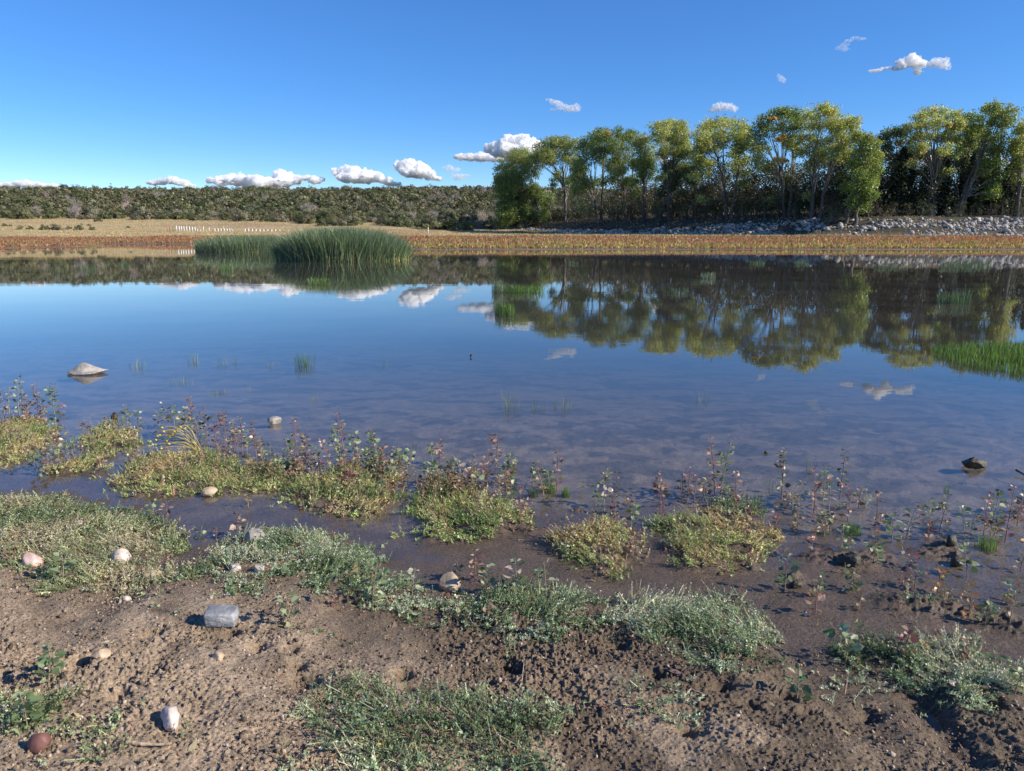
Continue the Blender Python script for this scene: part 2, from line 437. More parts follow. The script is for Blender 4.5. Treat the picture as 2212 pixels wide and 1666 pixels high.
# ground
def mat_ground():
    m, nt, out = new_mat('ground_soil'); L = nt.links.new
    a = N(nt, 'ShaderNodeAttribute', attribute_name='Col'); wt = N(nt, 'ShaderNodeAttribute', attribute_name='wet')
    far = N(nt, 'ShaderNodeAttribute', attribute_name='far')
    geo = N(nt, 'ShaderNodeNewGeometry')
    p = N(nt, 'ShaderNodeBsdfPrincipled')
    def noise(scale, detail=6, rough=.6):
        n = N(nt, 'ShaderNodeTexNoise'); n.inputs['Scale'].default_value = scale; n.inputs['Detail'].default_value = detail; n.inputs['Roughness'].default_value = rough
        L(geo.outputs['Position'], n.inputs['Vector']); return n
    def rng_(src, a0, a1, b0, b1):
        r = N(nt, 'ShaderNodeMapRange'); r.inputs['From Min'].default_value = a0; r.inputs['From Max'].default_value = a1
        r.inputs['To Min'].default_value = b0; r.inputs['To Max'].default_value = b1; L(src, r.inputs[0]); return r.outputs[0]
    n1 = noise(90, 6, .7); n2 = noise(6, 5); nf = noise(.25, 8, .7); n3 = noise(420, 3, .6)
    k1 = rng_(n1.outputs[0], .3, .7, .45, 1.6)
    k2 = rng_(n2.outputs[0], .3, .7, .75, 1.3)
    k3 = rng_(n3.outputs[0], .3, .75, .6, 1.6)
    kf = rng_(nf.outputs[0], .3, .7, .7, 1.35)
    mul = N(nt, 'ShaderNodeMath', operation='MULTIPLY'); L(k1, mul.inputs[0]); L(k2, mul.inputs[1])
    mul2 = N(nt, 'ShaderNodeMath', operation='MULTIPLY'); L(mul.outputs[0], mul2.inputs[0]); L(k3, mul2.inputs[1])
    mixk = N(nt, 'ShaderNodeMix', data_type='FLOAT'); L(far.outputs['Fac'], mixk.inputs[0]); L(mul2.outputs[0], mixk.inputs[2]); L(kf, mixk.inputs[3])
    sc_ = N(nt, 'ShaderNodeVectorMath', operation='SCALE'); L(a.outputs['Color'], sc_.inputs[0]); L(mixk.outputs[0], sc_.inputs['Scale'])
    # scattered pale grit
    vo = N(nt, 'ShaderNodeTexVoronoi'); vo.inputs['Scale'].default_value = 120; L(geo.outputs['Position'], vo.inputs['Vector'])
    gr = rng_(vo.outputs['Distance'], .14, .24, 1, 0)
    vc = N(nt, 'ShaderNodeSeparateColor'); L(vo.outputs['Color'], vc.inputs[0])
    gate = rng_(vc.outputs[0], .58, .68, 0, 1)
    inv = rng_(wt.outputs['Fac'], 0, .6, .75, 0)
    g1 = N(nt, 'ShaderNodeMath', operation='MULTIPLY'); L(gr, g1.inputs[0]); L(gate, g1.inputs[1])
    g2 = N(nt, 'ShaderNodeMath', operation='MULTIPLY'); L(g1.outputs[0], g2.inputs[0]); L(inv, g2.inputs[1])
    fi = N(nt, 'ShaderNodeMath', operation='SUBTRACT'); fi.inputs[0].default_value = 1; L(far.outputs['Fac'], fi.inputs[1])
    g3 = N(nt, 'ShaderNodeMath', operation='MULTIPLY'); L(g2.outputs[0], g3.inputs[0]); L(fi.outputs[0], g3.inputs[1])
    mc = N(nt, 'ShaderNodeMix', data_type='RGBA'); L(g3.outputs[0], mc.inputs[0]); L(sc_.outputs[0], mc.inputs[6]); mc.inputs[7].default_value = (.50, .42, .35, 1)
    L(mc.outputs[2], p.inputs['Base Color'])
    L(rng_(wt.outputs['Fac'], 0, 1, .92, .42), p.inputs['Roughness'])
    b = N(nt, 'ShaderNodeBump'); b.inputs['Distance'].default_value = .013; b.inputs['Strength'].default_value = .8
    L(n1.outputs[0], b.inputs['Height'])
    b2 = N(nt, 'ShaderNodeBump'); b2.inputs['Distance'].default_value = .0035; b2.inputs['Strength'].default_value = .8
    L(n3.outputs[0], b2.inputs['Height']); L(b.outputs[0], b2.inputs['Normal']); L(b2.outputs[0], p.inputs['Normal'])
    L(p.outputs[0], out.inputs[0])
    return m

# ------------------------------------------------------------------ ground mesh (one sheet, polar grid)
def build_ground():
    a1 = np.radians(np.linspace(-38, 38, 900))
    a0 = np.radians(np.linspace(-180, -38, 60))[:-1]; a2 = np.radians(np.linspace(38, 180, 60))[1:]
    th = np.concatenate([a0, a1, a2])
    r = [0.02, .3, .8, 1.2, 1.4]
    while r[-1] < 9: r.append(r[-1] + (.0031 + .0018 * max(0, r[-1] - 1.5) ** 1.25))
    while r[-1] < 6000: r.append(r[-1] * 1.012 if r[-1] < 900 else r[-1] * 1.06)
    r = np.array(r)
    Rr, Th = np.meshgrid(r, th, indexing='ij')
    X = Rr * np.sin(Th); Y = Rr * np.cos(Th)
    Z = H(X, Y)
    nr, na = X.shape
    print('ground', nr, na)
    i = np.arange(nr - 1)[:, None] * na; j = np.arange(na - 1)[None]
    f = np.stack([i + j, i + na + j, i + na + j + 1, i + j + 1], -1).reshape(-1, 4)
    x, y, z = X.ravel(), Y.ravel(), Z.ravel()
    rr = np.hypot(x, y)
    C = np.zeros((len(x), 3))
    dry = np.array([.365, .275, .19]); mud = np.array([.125, .09, .058]); wetc = np.array([.105, .075, .053]); lake = np.array([.22, .175, .125])
    def mix(c, k): 
        nonlocal C
        k = k[:, None]; C = C * (1 - k) + np.array(c) * k
    C[:] = mud
    dk = sstep(.42, .60, fbm(x * 3.4, y * 3.4, 51, 7) + .22 * sstep(.3, -1.2, x) - .22 * sstep(.0, 1.2, x) + .12 * sstep(2.6, 1.8, y)) * sstep(.05, .16, z)
    mix(dry, dk)
    mix(wetc, sstep(.05, .01, z))
    mix(lake, sstep(-.004, -.03, z))
    mix((.065, .058, .04), sstep(.50, .60, fbm(x * 3.2, y * 6.5, 55, 6)) * sstep(.0, -.03, z) * .6)
    mix((.11, .09, .065), sstep(-.15, -.8, z))
    fz = sstep(40, 60, y)
    b = sstep(-34, -14, x)
    mea = np.array([.44, .335, .165])
    mix((.17, .135, .075), fz * sstep(-.1, .05, z))
    band = fz * np.maximum((1 - b) * sstep(151, 147, y), b * sstep(116, 112, y)) * sstep(.05, .2, z)
    mix(mea, fz * np.maximum((1 - b) * sstep(149, 156, y), b * sstep(113, 118, y)) * sstep(.3, .5, z))
    mix((.21, .125, .07), band)
    red = fz * sstep(.55, .68, fbm(x * .03, y * .06, 62, 4)) * sstep(400, 200, y) * (1 - b * .6)
    mix((.33, .215, .13), red * .7 * sstep(.8, 1.2, z))
    mix((.34, .245, .165), fz * sstep(330, 350, y + (fbm(x * .03, y * .03, 63, 2) - .5) * 40))
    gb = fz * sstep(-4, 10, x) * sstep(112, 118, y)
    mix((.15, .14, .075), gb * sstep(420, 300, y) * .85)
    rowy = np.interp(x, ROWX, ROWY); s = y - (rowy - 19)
    mix((.052, .044, .031), gb * sstep(-1, 3, s) * sstep(120, 60, s))  # bank soil under the trees, with their shade painted into its colour
    wet = np.clip(sstep(.10, .0, z), 0, 1) * (1 - fz)
    wet = np.maximum(wet, .35 * (1 - dk) * (1 - fz))
    far = sstep(9, 30, rr)
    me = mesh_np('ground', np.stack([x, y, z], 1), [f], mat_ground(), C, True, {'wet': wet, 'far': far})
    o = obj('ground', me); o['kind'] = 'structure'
    return o
build_ground()

# ------------------------------------------------------------------ water
def build_water():
    m, nt, out = new_mat('lake_water'); L = nt.links.new
    dep = N(nt, 'ShaderNodeAttribute', attribute_name='depth')
    geo = N(nt, 'ShaderNodeNewGeometry')
    def noise(sx_, sy_, scale, detail=3):
        mp = N(nt, 'ShaderNodeMapping'); mp.inputs['Scale'].default_value = (sx_, sy_, 1); L(geo.outputs['Position'], mp.inputs[0])
        n = N(nt, 'ShaderNodeTexNoise'); n.inputs['Scale'].default_value = scale; n.inputs['Detail'].default_value = detail; L(mp.outputs[0], n.inputs['Vector']); return n
    big = noise(.5, 1.6, .07, 3); rip = noise(.6, 1.5, 5.5, 3); swell = noise(.35, 1, 1.1, 2)
    msk = N(nt, 'ShaderNodeMapRange'); msk.inputs['From Min'].default_value = .5; msk.inputs['From Max'].default_value = .68; msk.inputs['To Min'].default_value = .00012; msk.inputs['To Max'].default_value = .0007
    L(big.outputs[0], msk.inputs[0])
    b1 = N(nt, 'ShaderNodeBump'); L(msk.outputs[0], b1.inputs['Distance']); L(rip.outputs[0], b1.inputs['Height']); b1.inputs['Strength'].default_value = 1
    b2 = N(nt, 'ShaderNodeBump'); b2.inputs['Distance'].default_value = .0010; L(swell.outputs[0], b2.inputs['Height']); L(b1.outputs[0], b2.inputs['Normal'])
    fr = N(nt, 'ShaderNodeFresnel'); gi = N(nt, 'ShaderNodeMapRange'); gi.inputs['To Min'].default_value = 1.333; gi.inputs['To Max'].default_value = 1 / 1.333; L(geo.outputs['Backfacing'], gi.inputs[0]); L(gi.outputs[0], fr.inputs['IOR']); L(b2.outputs[0], fr.inputs['Normal'])
    gl = N(nt, 'ShaderNodeBsdfGlossy'); gl.inputs['Roughness'].default_value = .012; L(b2.outputs[0], gl.inputs['Normal']); gl.inputs['Color'].default_value = (1, 1, 1, 1)
    tr = N(nt, 'ShaderNodeBsdfTransparent'); tr.inputs[0].default_value = (.98, .97, .94, 1)
    df = N(nt, 'ShaderNodeBsdfDiffuse')
    cl = noise(1, 1, .5, 5); cr = N(nt, 'ShaderNodeValToRGB')
    cr.color_ramp.elements[0].position = .35; cr.color_ramp.elements[0].color = (.046, .043, .037, 1); cr.color_ramp.elements[1].position = .65; cr.color_ramp.elements[1].color = (.078, .070, .057, 1)
    L(cl.outputs[0], cr.inputs[0]); L(cr.outputs[0], df.inputs[0])
    # murk: the deeper the bed, the less of it shows
    ex = N(nt, 'ShaderNodeMath', operation='MULTIPLY'); ex.inputs[1].default_value = -4.0; L(dep.outputs['Fac'], ex.inputs[0])
    ee = N(nt, 'ShaderNodeMath', operation='EXPONENT'); L(ex.outputs[0], ee.inputs[0])
    m1 = N(nt, 'ShaderNodeMixShader'); L(ee.outputs[0], m1.inputs[0]); L(df.outputs[0], m1.inputs[1]); L(tr.outputs[0], m1.inputs[2])
    m2 = N(nt, 'ShaderNodeMixShader'); L(fr.outputs[0], m2.inputs[0]); L(m1.outputs[0], m2.inputs[1]); L(gl.outputs[0], m2.inputs[2])
    L(m2.outputs[0], out.inputs[0])
    xs = np.concatenate([np.linspace(-190, -8, 60), np.linspace(-7, 7, 160), np.linspace(8, 170, 60)])
    ys = np.concatenate([np.linspace(-3, 2, 6), np.linspace(2.1, 9, 120), np.geomspace(9.3, 170, 120)])
    X, Y = np.meshgrid(xs, ys, indexing='ij')
    dpt = np.clip(-H(X, Y, False), 0, 3)
    nx, ny = X.shape
    i = np.arange(nx - 1)[:, None] * ny; j = np.arange(ny - 1)[None]
    f = np.stack([i + j, i + ny + j, i + ny + j + 1, i + j + 1], -1).reshape(-1, 4)
    me = mesh_np('lake_water', np.stack([X.ravel(), Y.ravel(), X.ravel() * 0], 1), [f], m, None, True, {'depth': dpt.ravel()})
    o = obj('lake_water', me); o['kind'] = 'structure'
build_water()

# ------------------------------------------------------------------ clouds
def mat_cloud(name, dens, size, lo):
    m, nt, out = new_mat(name); L = nt.links.new
    v = N(nt, 'ShaderNodeVolumePrincipled'); v.inputs['Color'].default_value = (1, 1, 1, 1); v.inputs['Anisotropy'].default_value = .0
    g = N(nt, 'ShaderNodeNewGeometry'); n = N(nt, 'ShaderNodeTexNoise'); n.inputs['Scale'].default_value = 1 / size; n.inputs['Detail'].default_value = 5; n.inputs['Roughness'].default_value = .6
    L(g.outputs['Position'], n.inputs['Vector'])
    r = N(nt, 'ShaderNodeMapRange'); r.inputs['From Min'].default_value = lo; r.inputs['From Max'].default_value = .66; r.inputs['To Min'].default_value = 0; r.inputs['To Max'].default_value = dens * 1.3
    L(n.outputs[0], r.inputs[0]); L(r.outputs[0], v.inputs['Density'])
    L(v.outputs[0], out.inputs['Volume'])
    m.cycles.volume_step_rate = .35 if hasattr(m.cycles, 'volume_step_rate') else None
    return m

def ico(sub):
    import bmesh
    bm = bmesh.new(); bmesh.ops.create_icosphere(bm, subdivisions=sub, radius=1)
    v = np.array([p.co[:] for p in bm.verts]); f = np.array([[q.index for q in p.verts] for p in bm.faces]); bm.free()
    return v, f
ICO = {k: ico(k) for k in (1, 2, 3, 4, 5)}

def noise3(p, seed, sc_=1.0, oct=3):
    p = p * sc_
    return (fbm(p[:, 0] + 5.1 * seed, p[:, 1] + p[:, 2] * .71, seed, oct) + fbm(p[:, 1] - 3.3 * seed, p[:, 2] + p[:, 0] * .63, seed + 50, oct) + fbm(p[:, 2] + 1.7 * seed, p[:, 0] - p[:, 1] * .57, seed + 90, oct)) / 3 - .5

CLOUDS = [  # lobes in picture pixels (x, y, rx, ry), optical depth factor, label
 ([(1062, 322, 16, 9), (1083, 318, 16, 13), (1105, 314, 22, 17), (1130, 312, 22, 16), (1150, 316, 20, 14), (1165, 325, 16, 12), (1120, 326, 45, 10), (1095, 330, 35, 8)], 1.0, 'large white billowing cloud touching the left end of the tree row'),
 ([(995, 340, 14, 6), (1015, 340, 16, 7), (1040, 340, 18, 8), (1065, 342, 20, 7), (1085, 344, 14, 5)], .9, 'long low white cloud just left of the tree row, under a bigger one'),
 ([(868, 360, 14, 11), (880, 362, 16, 14), (895, 364, 16, 15), (910, 370, 16, 13), (925, 378, 16, 9), (942, 385, 14, 5), (893, 372, 30, 10)], 1.1, 'bright white cloud tapering to the right above the middle of the hill'),
 ([(732, 372, 13, 10), (748, 372, 15, 11), (765, 374, 16, 11), (785, 377, 18, 11), (808, 382, 18, 9), (830, 390, 18, 7), (850, 397, 14, 4), (770, 384, 40, 9)], 1.1, 'white cloud with a long tail sloping down to the hilltop'),
 ([(460, 391, 16, 4), (490, 388, 20, 6), (520, 386, 20, 8), (545, 390, 18, 7), (575, 390, 20, 6), (605, 384, 18, 8), (625, 386, 20, 7), (655, 386, 22, 8), (680, 390, 18, 7), (560, 396, 90, 6)], .8, 'long bank of white cloud lying along the hilltop'),
 ([(332, 395, 14, 5), (350, 393, 14, 6), (372, 390, 16, 7), (392, 395, 16, 6), (410, 402, 12, 4)], .9, 'small white cloud peeping over the hill left of the long cloud bank'),
 ([(-10, 402, 25, 7), (25, 400, 22, 5), (50, 396, 20, 6), (75, 400, 22, 6), (105, 403, 22, 5)], .7, 'pale cloud low over the left end of the hill'),
 ([(960, 365, 6, 4), (970, 363, 9, 6), (985, 367, 10, 4)], .5, 'small puff of cloud right of the tapering white cloud, upper one of two'),
 ([(980, 378, 8, 4), (995, 380, 12, 4), (1008, 380, 8, 3), (990, 386, 12, 3)], .5, 'small flat puff of cloud right of the tapering white cloud, lower one of two'),
 ([(1187, 216, 9, 2.2), (1200, 222, 12, 4.5), (1214, 231, 12, 6.5), (1230, 236, 14, 6.5), (1245, 234, 9, 7), (1195, 237, 7, 2.2)], .45, 'wispy slanting cloud high above the left end of the tree row'),
 ([(1540, 238, 10, 5), (1553, 232, 13, 8), (1568, 231, 13, 7), (1584, 235, 10, 6)], .6, 'small white cloud above the middle of the tree row'),
 ([(1682, 164, 4, 4), (1687, 170, 6, 6), (1693, 174, 5, 5)], .4, 'tiny curled wisp of cloud above the tree with orange patches'),
 ([(1812, 104, 8, 4), (1824, 98, 8, 5), (1834, 88, 9, 3), (1848, 82, 10, 2.5), (1862, 84, 9, 2.5), (1826, 107, 9, 3)], .22, 'faint ragged wisp of cloud, highest in the sky'),
 ([(1892, 153, 12, 2.2), (1912, 148, 10, 2.5), (1938, 147, 12, 4.5), (1953, 138, 13, 9), (1970, 131, 15, 11), (1985, 140, 14, 8), (1982, 156, 9, 5)], .7, 'bright ragged cloud at the upper right with a thin tail to its left'),
 ([(2008, 141, 8, 5), (2020, 136, 11, 9), (2035, 138, 13, 10), (2046, 146, 7, 5)], .65, 'small bright cloud right beside the ragged cloud at the upper right'),
 ([(1950, 350, 20, 9), (1975, 345, 22, 12), (2000, 350, 22, 12), (2030, 355, 25, 10), (2070, 345, 30, 12), (2110, 340, 20, 12), (2145, 350, 20, 9)], .8, 'white cloud seen between the trunks of the right hand trees'),
 ([(2165, 378, 12, 7), (2183, 375, 16, 9), (2200, 380, 14, 8)], .9, 'white cloud low behind the dark conifers at the right edge'),
 ([(1425, 340, 9, 9), (1433, 345, 10, 10), (1445, 350, 8, 7)], .8, 'white cloud showing through the gap left of the rounded green tree'),
]
for ci, (lobes, dn, lab) in enumerate(CLOUDS):
    cy = np.mean([l[1] for l in lobes]); cx = np.mean([l[0] for l in lobes])
    el = max(math.atan2(ray(cx, cy)[2], ray(cx, cy)[1]), R(2.0))
    Y = min(1500 / math.tan(el), 16000)
    S = Y / FPX
    vs = []; fs = []; n0 = 0
    r2 = np.random.default_rng(100 + ci)
    wmax = max(l[2] for l in lobes)
    for (a, b, rx, ry) in lobes:
        subs = [(a, b, rx, ry, 0)]
        for k in range(int(7 + rx * .5)):
            an = r2.uniform(0, math.pi * 2); q = r2.uniform(.3, .62); rr = r2.uniform(.22, .5) * min(rx, ry * 1.4)
            zz = r2.uniform(-1, 1)
            bb = b - abs(math.sin(an)) * ry * .85 if r2.random() < .72 else b + math.sin(an) * ry * .3
            subs.append((a + math.cos(an) * rx * .85, bb, rr, rr * .8, zz * rx * .7))
        for (a2, b2, rx2, ry2, dz) in subs:
            v, f = ICO[2]
            c = np.array(at_y(a2, b2, Y)); c[1] += dz * S
            v = v * np.array([rx2, min(rx2, max(rx2 * .8, ry2)), ry2]) * S * 1.12 * (1 + .25 * noise3(v, ci + len(vs), 2.0)[:, None])
            vs.append(v + c); fs.append(f + n0); n0 += len(v)
    me = mesh_np('cloud', np.concatenate(vs), [np.concatenate(fs)], mat_cloud('cloud_vapour_%d' % ci, dn * (3.0 if dn < .7 else 6.5) / (9 * S), max(3.0, min(7, wmax * .4)) * S, .44 if dn < .7 else .41))
    o = obj('cloud', me); tag(o, lab, 'cloud')
    md = o.modifiers.new('union', 'REMESH'); md.mode = 'VOXEL'; md.voxel_size = max(.6, wmax * .045) * S * 1.3; md.use_smooth_shade = True
    for kk, (ns, st) in enumerate(((wmax * .42, .34), (wmax * .13, .16))):
        tx = bpy.data.textures.new('billow', 'CLOUDS'); tx.noise_scale = ns * S; tx.noise_depth = 3
        dm = o.modifiers.new('billow', 'DISPLACE'); dm.texture = tx; dm.texture_coords = 'GLOBAL'; dm.strength = st * wmax * S * 1.1; dm.mid_level = .5

# ------------------------------------------------------------------ cottonwoods
def c3(x, y): return 1030 + .2697 * x, 206 + .2697 * y
def c4(x, y): return 1616 + .2697 * x, 206 + .2697 * y

GREEN = (.19, .26, .07); OLIVE = (.31, .34, .11); YEL = (.44, .46, .13); GOLD = (.50, .36, .08); DARKG = (.055, .085, .03)
TREES = [
 dict(cv=c3, Y=228, base=[(535, 985), (590, 985)], f=1.4, g='OLIVE', lab='leftmost big cottonwood, its crown spreading far to the left over the hill',
      L=[(230,640,75,110),(205,790,55,100),(290,560,90,75),(380,495,90,50),(470,550,55,65),(280,720,60,90),(240,920,60,90),(560,480,50,45),(420,620,55,55),(330,640,60,60),(330,880,60,80),(345,470,60,35),(200,700,40,60),(440,760,50,50),(480,820,45,60),(560,840,50,60),(270,1000,60,40),(620,700,30,40)]),
 dict(cv=c3, Y=226, base=[(385,1010)], g='DARKG', lab='young dark green cottonwood with a pale leaning stem under the leftmost big tree', small=1,
      L=[(330,960,60,60),(400,900,50,60),(300,870,50,60),(360,800,50,60),(450,950,50,50),(250,860,40,60)]),
 dict(cv=c3, Y=218, base=[(710,1050)], g='OLIVE', lab='cottonwood with a straight dark trunk, second big tree from the left',
      L=[(520,425,65,60),(600,385,75,45),(700,372,75,42),(780,400,45,50),(560,485,65,45),(650,450,65,45),(740,475,65,45),(800,540,45,50),(490,470,30,35),(830,600,40,50),(600,540,40,30),(780,600,40,40)]),
 dict(cv=c3, Y=204, base=[(960,980), (1000,985)], g='MID', lab='many stemmed cottonwood third from the left with dark lower boughs',
      L=[(840,430,55,70),(900,370,65,55),(970,340,65,55),(1030,320,45,50),(860,540,55,55),(950,450,75,60),(1040,430,55,60),(820,640,55,60),(900,700,55,45),(840,740,65,50),(980,700,45,35),(800,560,40,50),(1000,520,50,40)]),
 dict(cv=c3, Y=196, base=[(1190,980), (1240,1000)], g='MID', gold=[(1040,300,22),(1150,790,20)], lab='cottonwood with a few orange leaves in its pointed top, between two forked neighbours',
      L=[(1130,290,38,45),(1180,340,75,50),(1225,320,40,45),(1110,400,55,60),(1200,430,60,60),(1130,510,55,50),(1220,520,50,50),(1080,560,45,45),(1050,330,40,50),(1170,590,40,40)]),
 dict(cv=c3, Y=190, base=[(1345,1000)], g='OLIVE', lab='smaller cottonwood with a low yellow green crown in front of the row',
      L=[(1290,380,55,55),(1350,350,45,38),(1310,450,55,55),(1390,450,55,55),(1340,540,65,55),(1410,560,45,60),(1270,560,38,45),(1380,630,50,45),(1320,620,40,40)]),
 dict(cv=c3, Y=181, base=[(1540,970)], g='YEL', lab='tall fan shaped cottonwood with a pale yellow green crown and clear sky on both sides',
      L=[(1430,260,45,45),(1500,240,55,42),(1560,235,55,38),(1640,255,45,50),(1665,320,38,50),(1450,335,55,50),(1540,330,65,50),(1620,380,60,50),(1500,420,50,42),(1600,460,45,42),(1675,410,35,40),(1470,470,30,30)]),
 dict(cv=c3, Y=184, base=[(1560,980),(1480,990)], g='DARKG', lab='dark leafy cottonwood standing under the tall fan shaped one', small=1,
      L=[(1580,570,75,50),(1560,640,65,50),(1630,620,50,45),(1520,690,50,50),(1600,700,50,45),(1650,560,30,40),(1500,600,35,40)]),
 dict(cv=c3, Y=178, base=[(1750,1000)], g='DARKG', lab='slim ragged cottonwood left of the round crowned tree', small=1,
      L=[(1700,480,40,40),(1740,560,50,45),(1690,600,40,40),(1760,640,50,45),(1810,600,50,40),(1720,680,50,45)]),
 dict(cv=c3, Y=169, base=[(2010,1005),(2040,1000)], g='YEL', lab='round crowned cottonwood with bright yellow green top and black forked limbs',
      L=[(1850,255,75,50),(1940,222,65,42),(2030,222,65,45),(2120,255,55,52),(1780,330,55,52),(1870,335,75,50),(1980,320,75,50),(2080,345,70,50),(2160,380,45,60),(1800,430,60,50),(1890,425,50,42),(2100,440,50,50),(1770,510,50,40),(1850,545,50,32),(2060,560,50,40),(2150,520,45,45)]),
 dict(cv=c4, Y=161, base=[(290,990), (320,985)], g='MID', gold=[(250,350,32),(235,515,34),(290,320,16),(210,185,20),(300,525,18),(170,190,14)], lab='cottonwood with clear orange patches among its leaves',
      L=[(100,235,55,50),(180,175,55,45),(260,140,45,38),(340,145,55,40),(400,180,45,50),(90,320,55,50),(180,270,60,50),(280,240,65,50),(370,265,55,50),(55,430,50,50),(130,420,50,50),(420,350,45,50),(380,430,45,45),(80,540,60,50),(180,570,45,40),(20,370,30,50)]),
 dict(cv=c4, Y=153, base=[(520,985), (575,990)], g='YEL', lab='widest cottonwood, with several dark stems and a big bright crown',
      L=[(500,145,55,42),(590,135,65,40),(680,155,55,45),(480,230,65,50),(570,240,75,52),(680,240,65,52),(770,235,60,50),(840,265,45,50),(500,340,65,50),(600,370,65,45),(720,330,60,50),(820,355,50,50),(490,440,55,50),(570,470,55,42),(690,420,45,42),(540,540,55,35),(790,450,45,42),(740,520,40,35)]),
 dict(cv=c4, Y=145, base=[(840,1030), (800,1000)], g='LUSH', lab='narrow leaning cottonwood leafy almost to the ground, with fresh green foliage',
      L=[(880,335,50,35),(950,360,50,45),(1010,420,50,50),(1040,490,40,50),(960,470,55,55),(900,430,55,50),(880,540,55,55),(980,570,55,55),(1035,590,36,50),(920,640,60,55),(880,730,55,50),(960,720,55,55),(1000,680,40,50),(900,800,48,45),(960,820,42,45),(890,900,45,32),(930,880,35,30)]),
 dict(cv=c4, Y=157, base=[(1160,985)], g='DARKG', lab='thin twin topped dark cottonwood between the leaning tree and the great forked one',
      L=[(1095,345,42,38),(1100,415,36,36),(1190,290,45,40),(1250,300,45,45),(1290,370,36,36),(1210,375,45,42),(1280,445,45,36),(1240,500,42,35),(1120,470,26,35)]),
 dict(cv=c4, Y=150, base=[(1465,1010)], g='YEL', gold=[(1610,240,18),(1500,120,10)], lab='great forked cottonwood with one thick leaning trunk and a wide yellow green dome',
      L=[(1380,175,45,42),(1460,135,55,35),(1550,145,55,36),(1640,165,50,42),(1685,230,36,45),(1350,250,42,42),(1430,230,60,50),(1530,230,65,50),(1620,260,55,50),(1370,330,42,35),(1450,345,50,42),(1580,335,50,42),(1680,345,40,42),(1360,420,42,42),(1400,490,42,32),(1640,475,42,32)]),
 dict(cv=c4, Y=156, base=[(1650,990)], g='MID', lab='cottonwood behind and right of the great forked one, sky showing through its pale top',
      L=[(1740,175,52,42),(1820,185,50,42),(1720,280,52,50),(1800,300,60,50),(1880,290,45,50),(1760,400,52,50),(1840,430,52,50),(1740,520,45,40),(1800,540,45,45),(1790,630,38,45),(1700,450,35,40)]),
 dict(cv=c4, Y=148, base=[(1695,1015),(1720,1000)], g='LUSH', lab='tallest cottonwood, leaning right, with two narrow green peaks',
      L=[(1970,90,42,40),(2000,160,52,45),(2095,115,45,36),(1960,220,55,50),(2060,215,60,50),(1940,330,55,50),(2030,335,55,50),(1960,430,55,50),(1900,520,52,42),(2040,445,52,50),(1880,600,45,42),(1990,540,50,42)]),
 dict(cv=c4, Y=146, base=[(2140,1010)], g='YEL', lab='cottonwood cut off by the right edge of the photo',
      L=[(2180,270,52,60),(2215,380,55,60),(2150,420,45,50),(2200,480,52,50),(2270,300,52,60),(2200,560,50,45),(2290,420,52,60)]),
]
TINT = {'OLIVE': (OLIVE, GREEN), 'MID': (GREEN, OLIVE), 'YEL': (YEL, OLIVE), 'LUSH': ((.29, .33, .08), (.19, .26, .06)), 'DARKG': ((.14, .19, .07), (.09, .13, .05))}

def bez(p0, p1, p2, n):
    t = np.linspace(0, 1, n)[:, None]
    return (1 - t) ** 2 * p0 + 2 * t * (1 - t) * p1 + t * t * p2

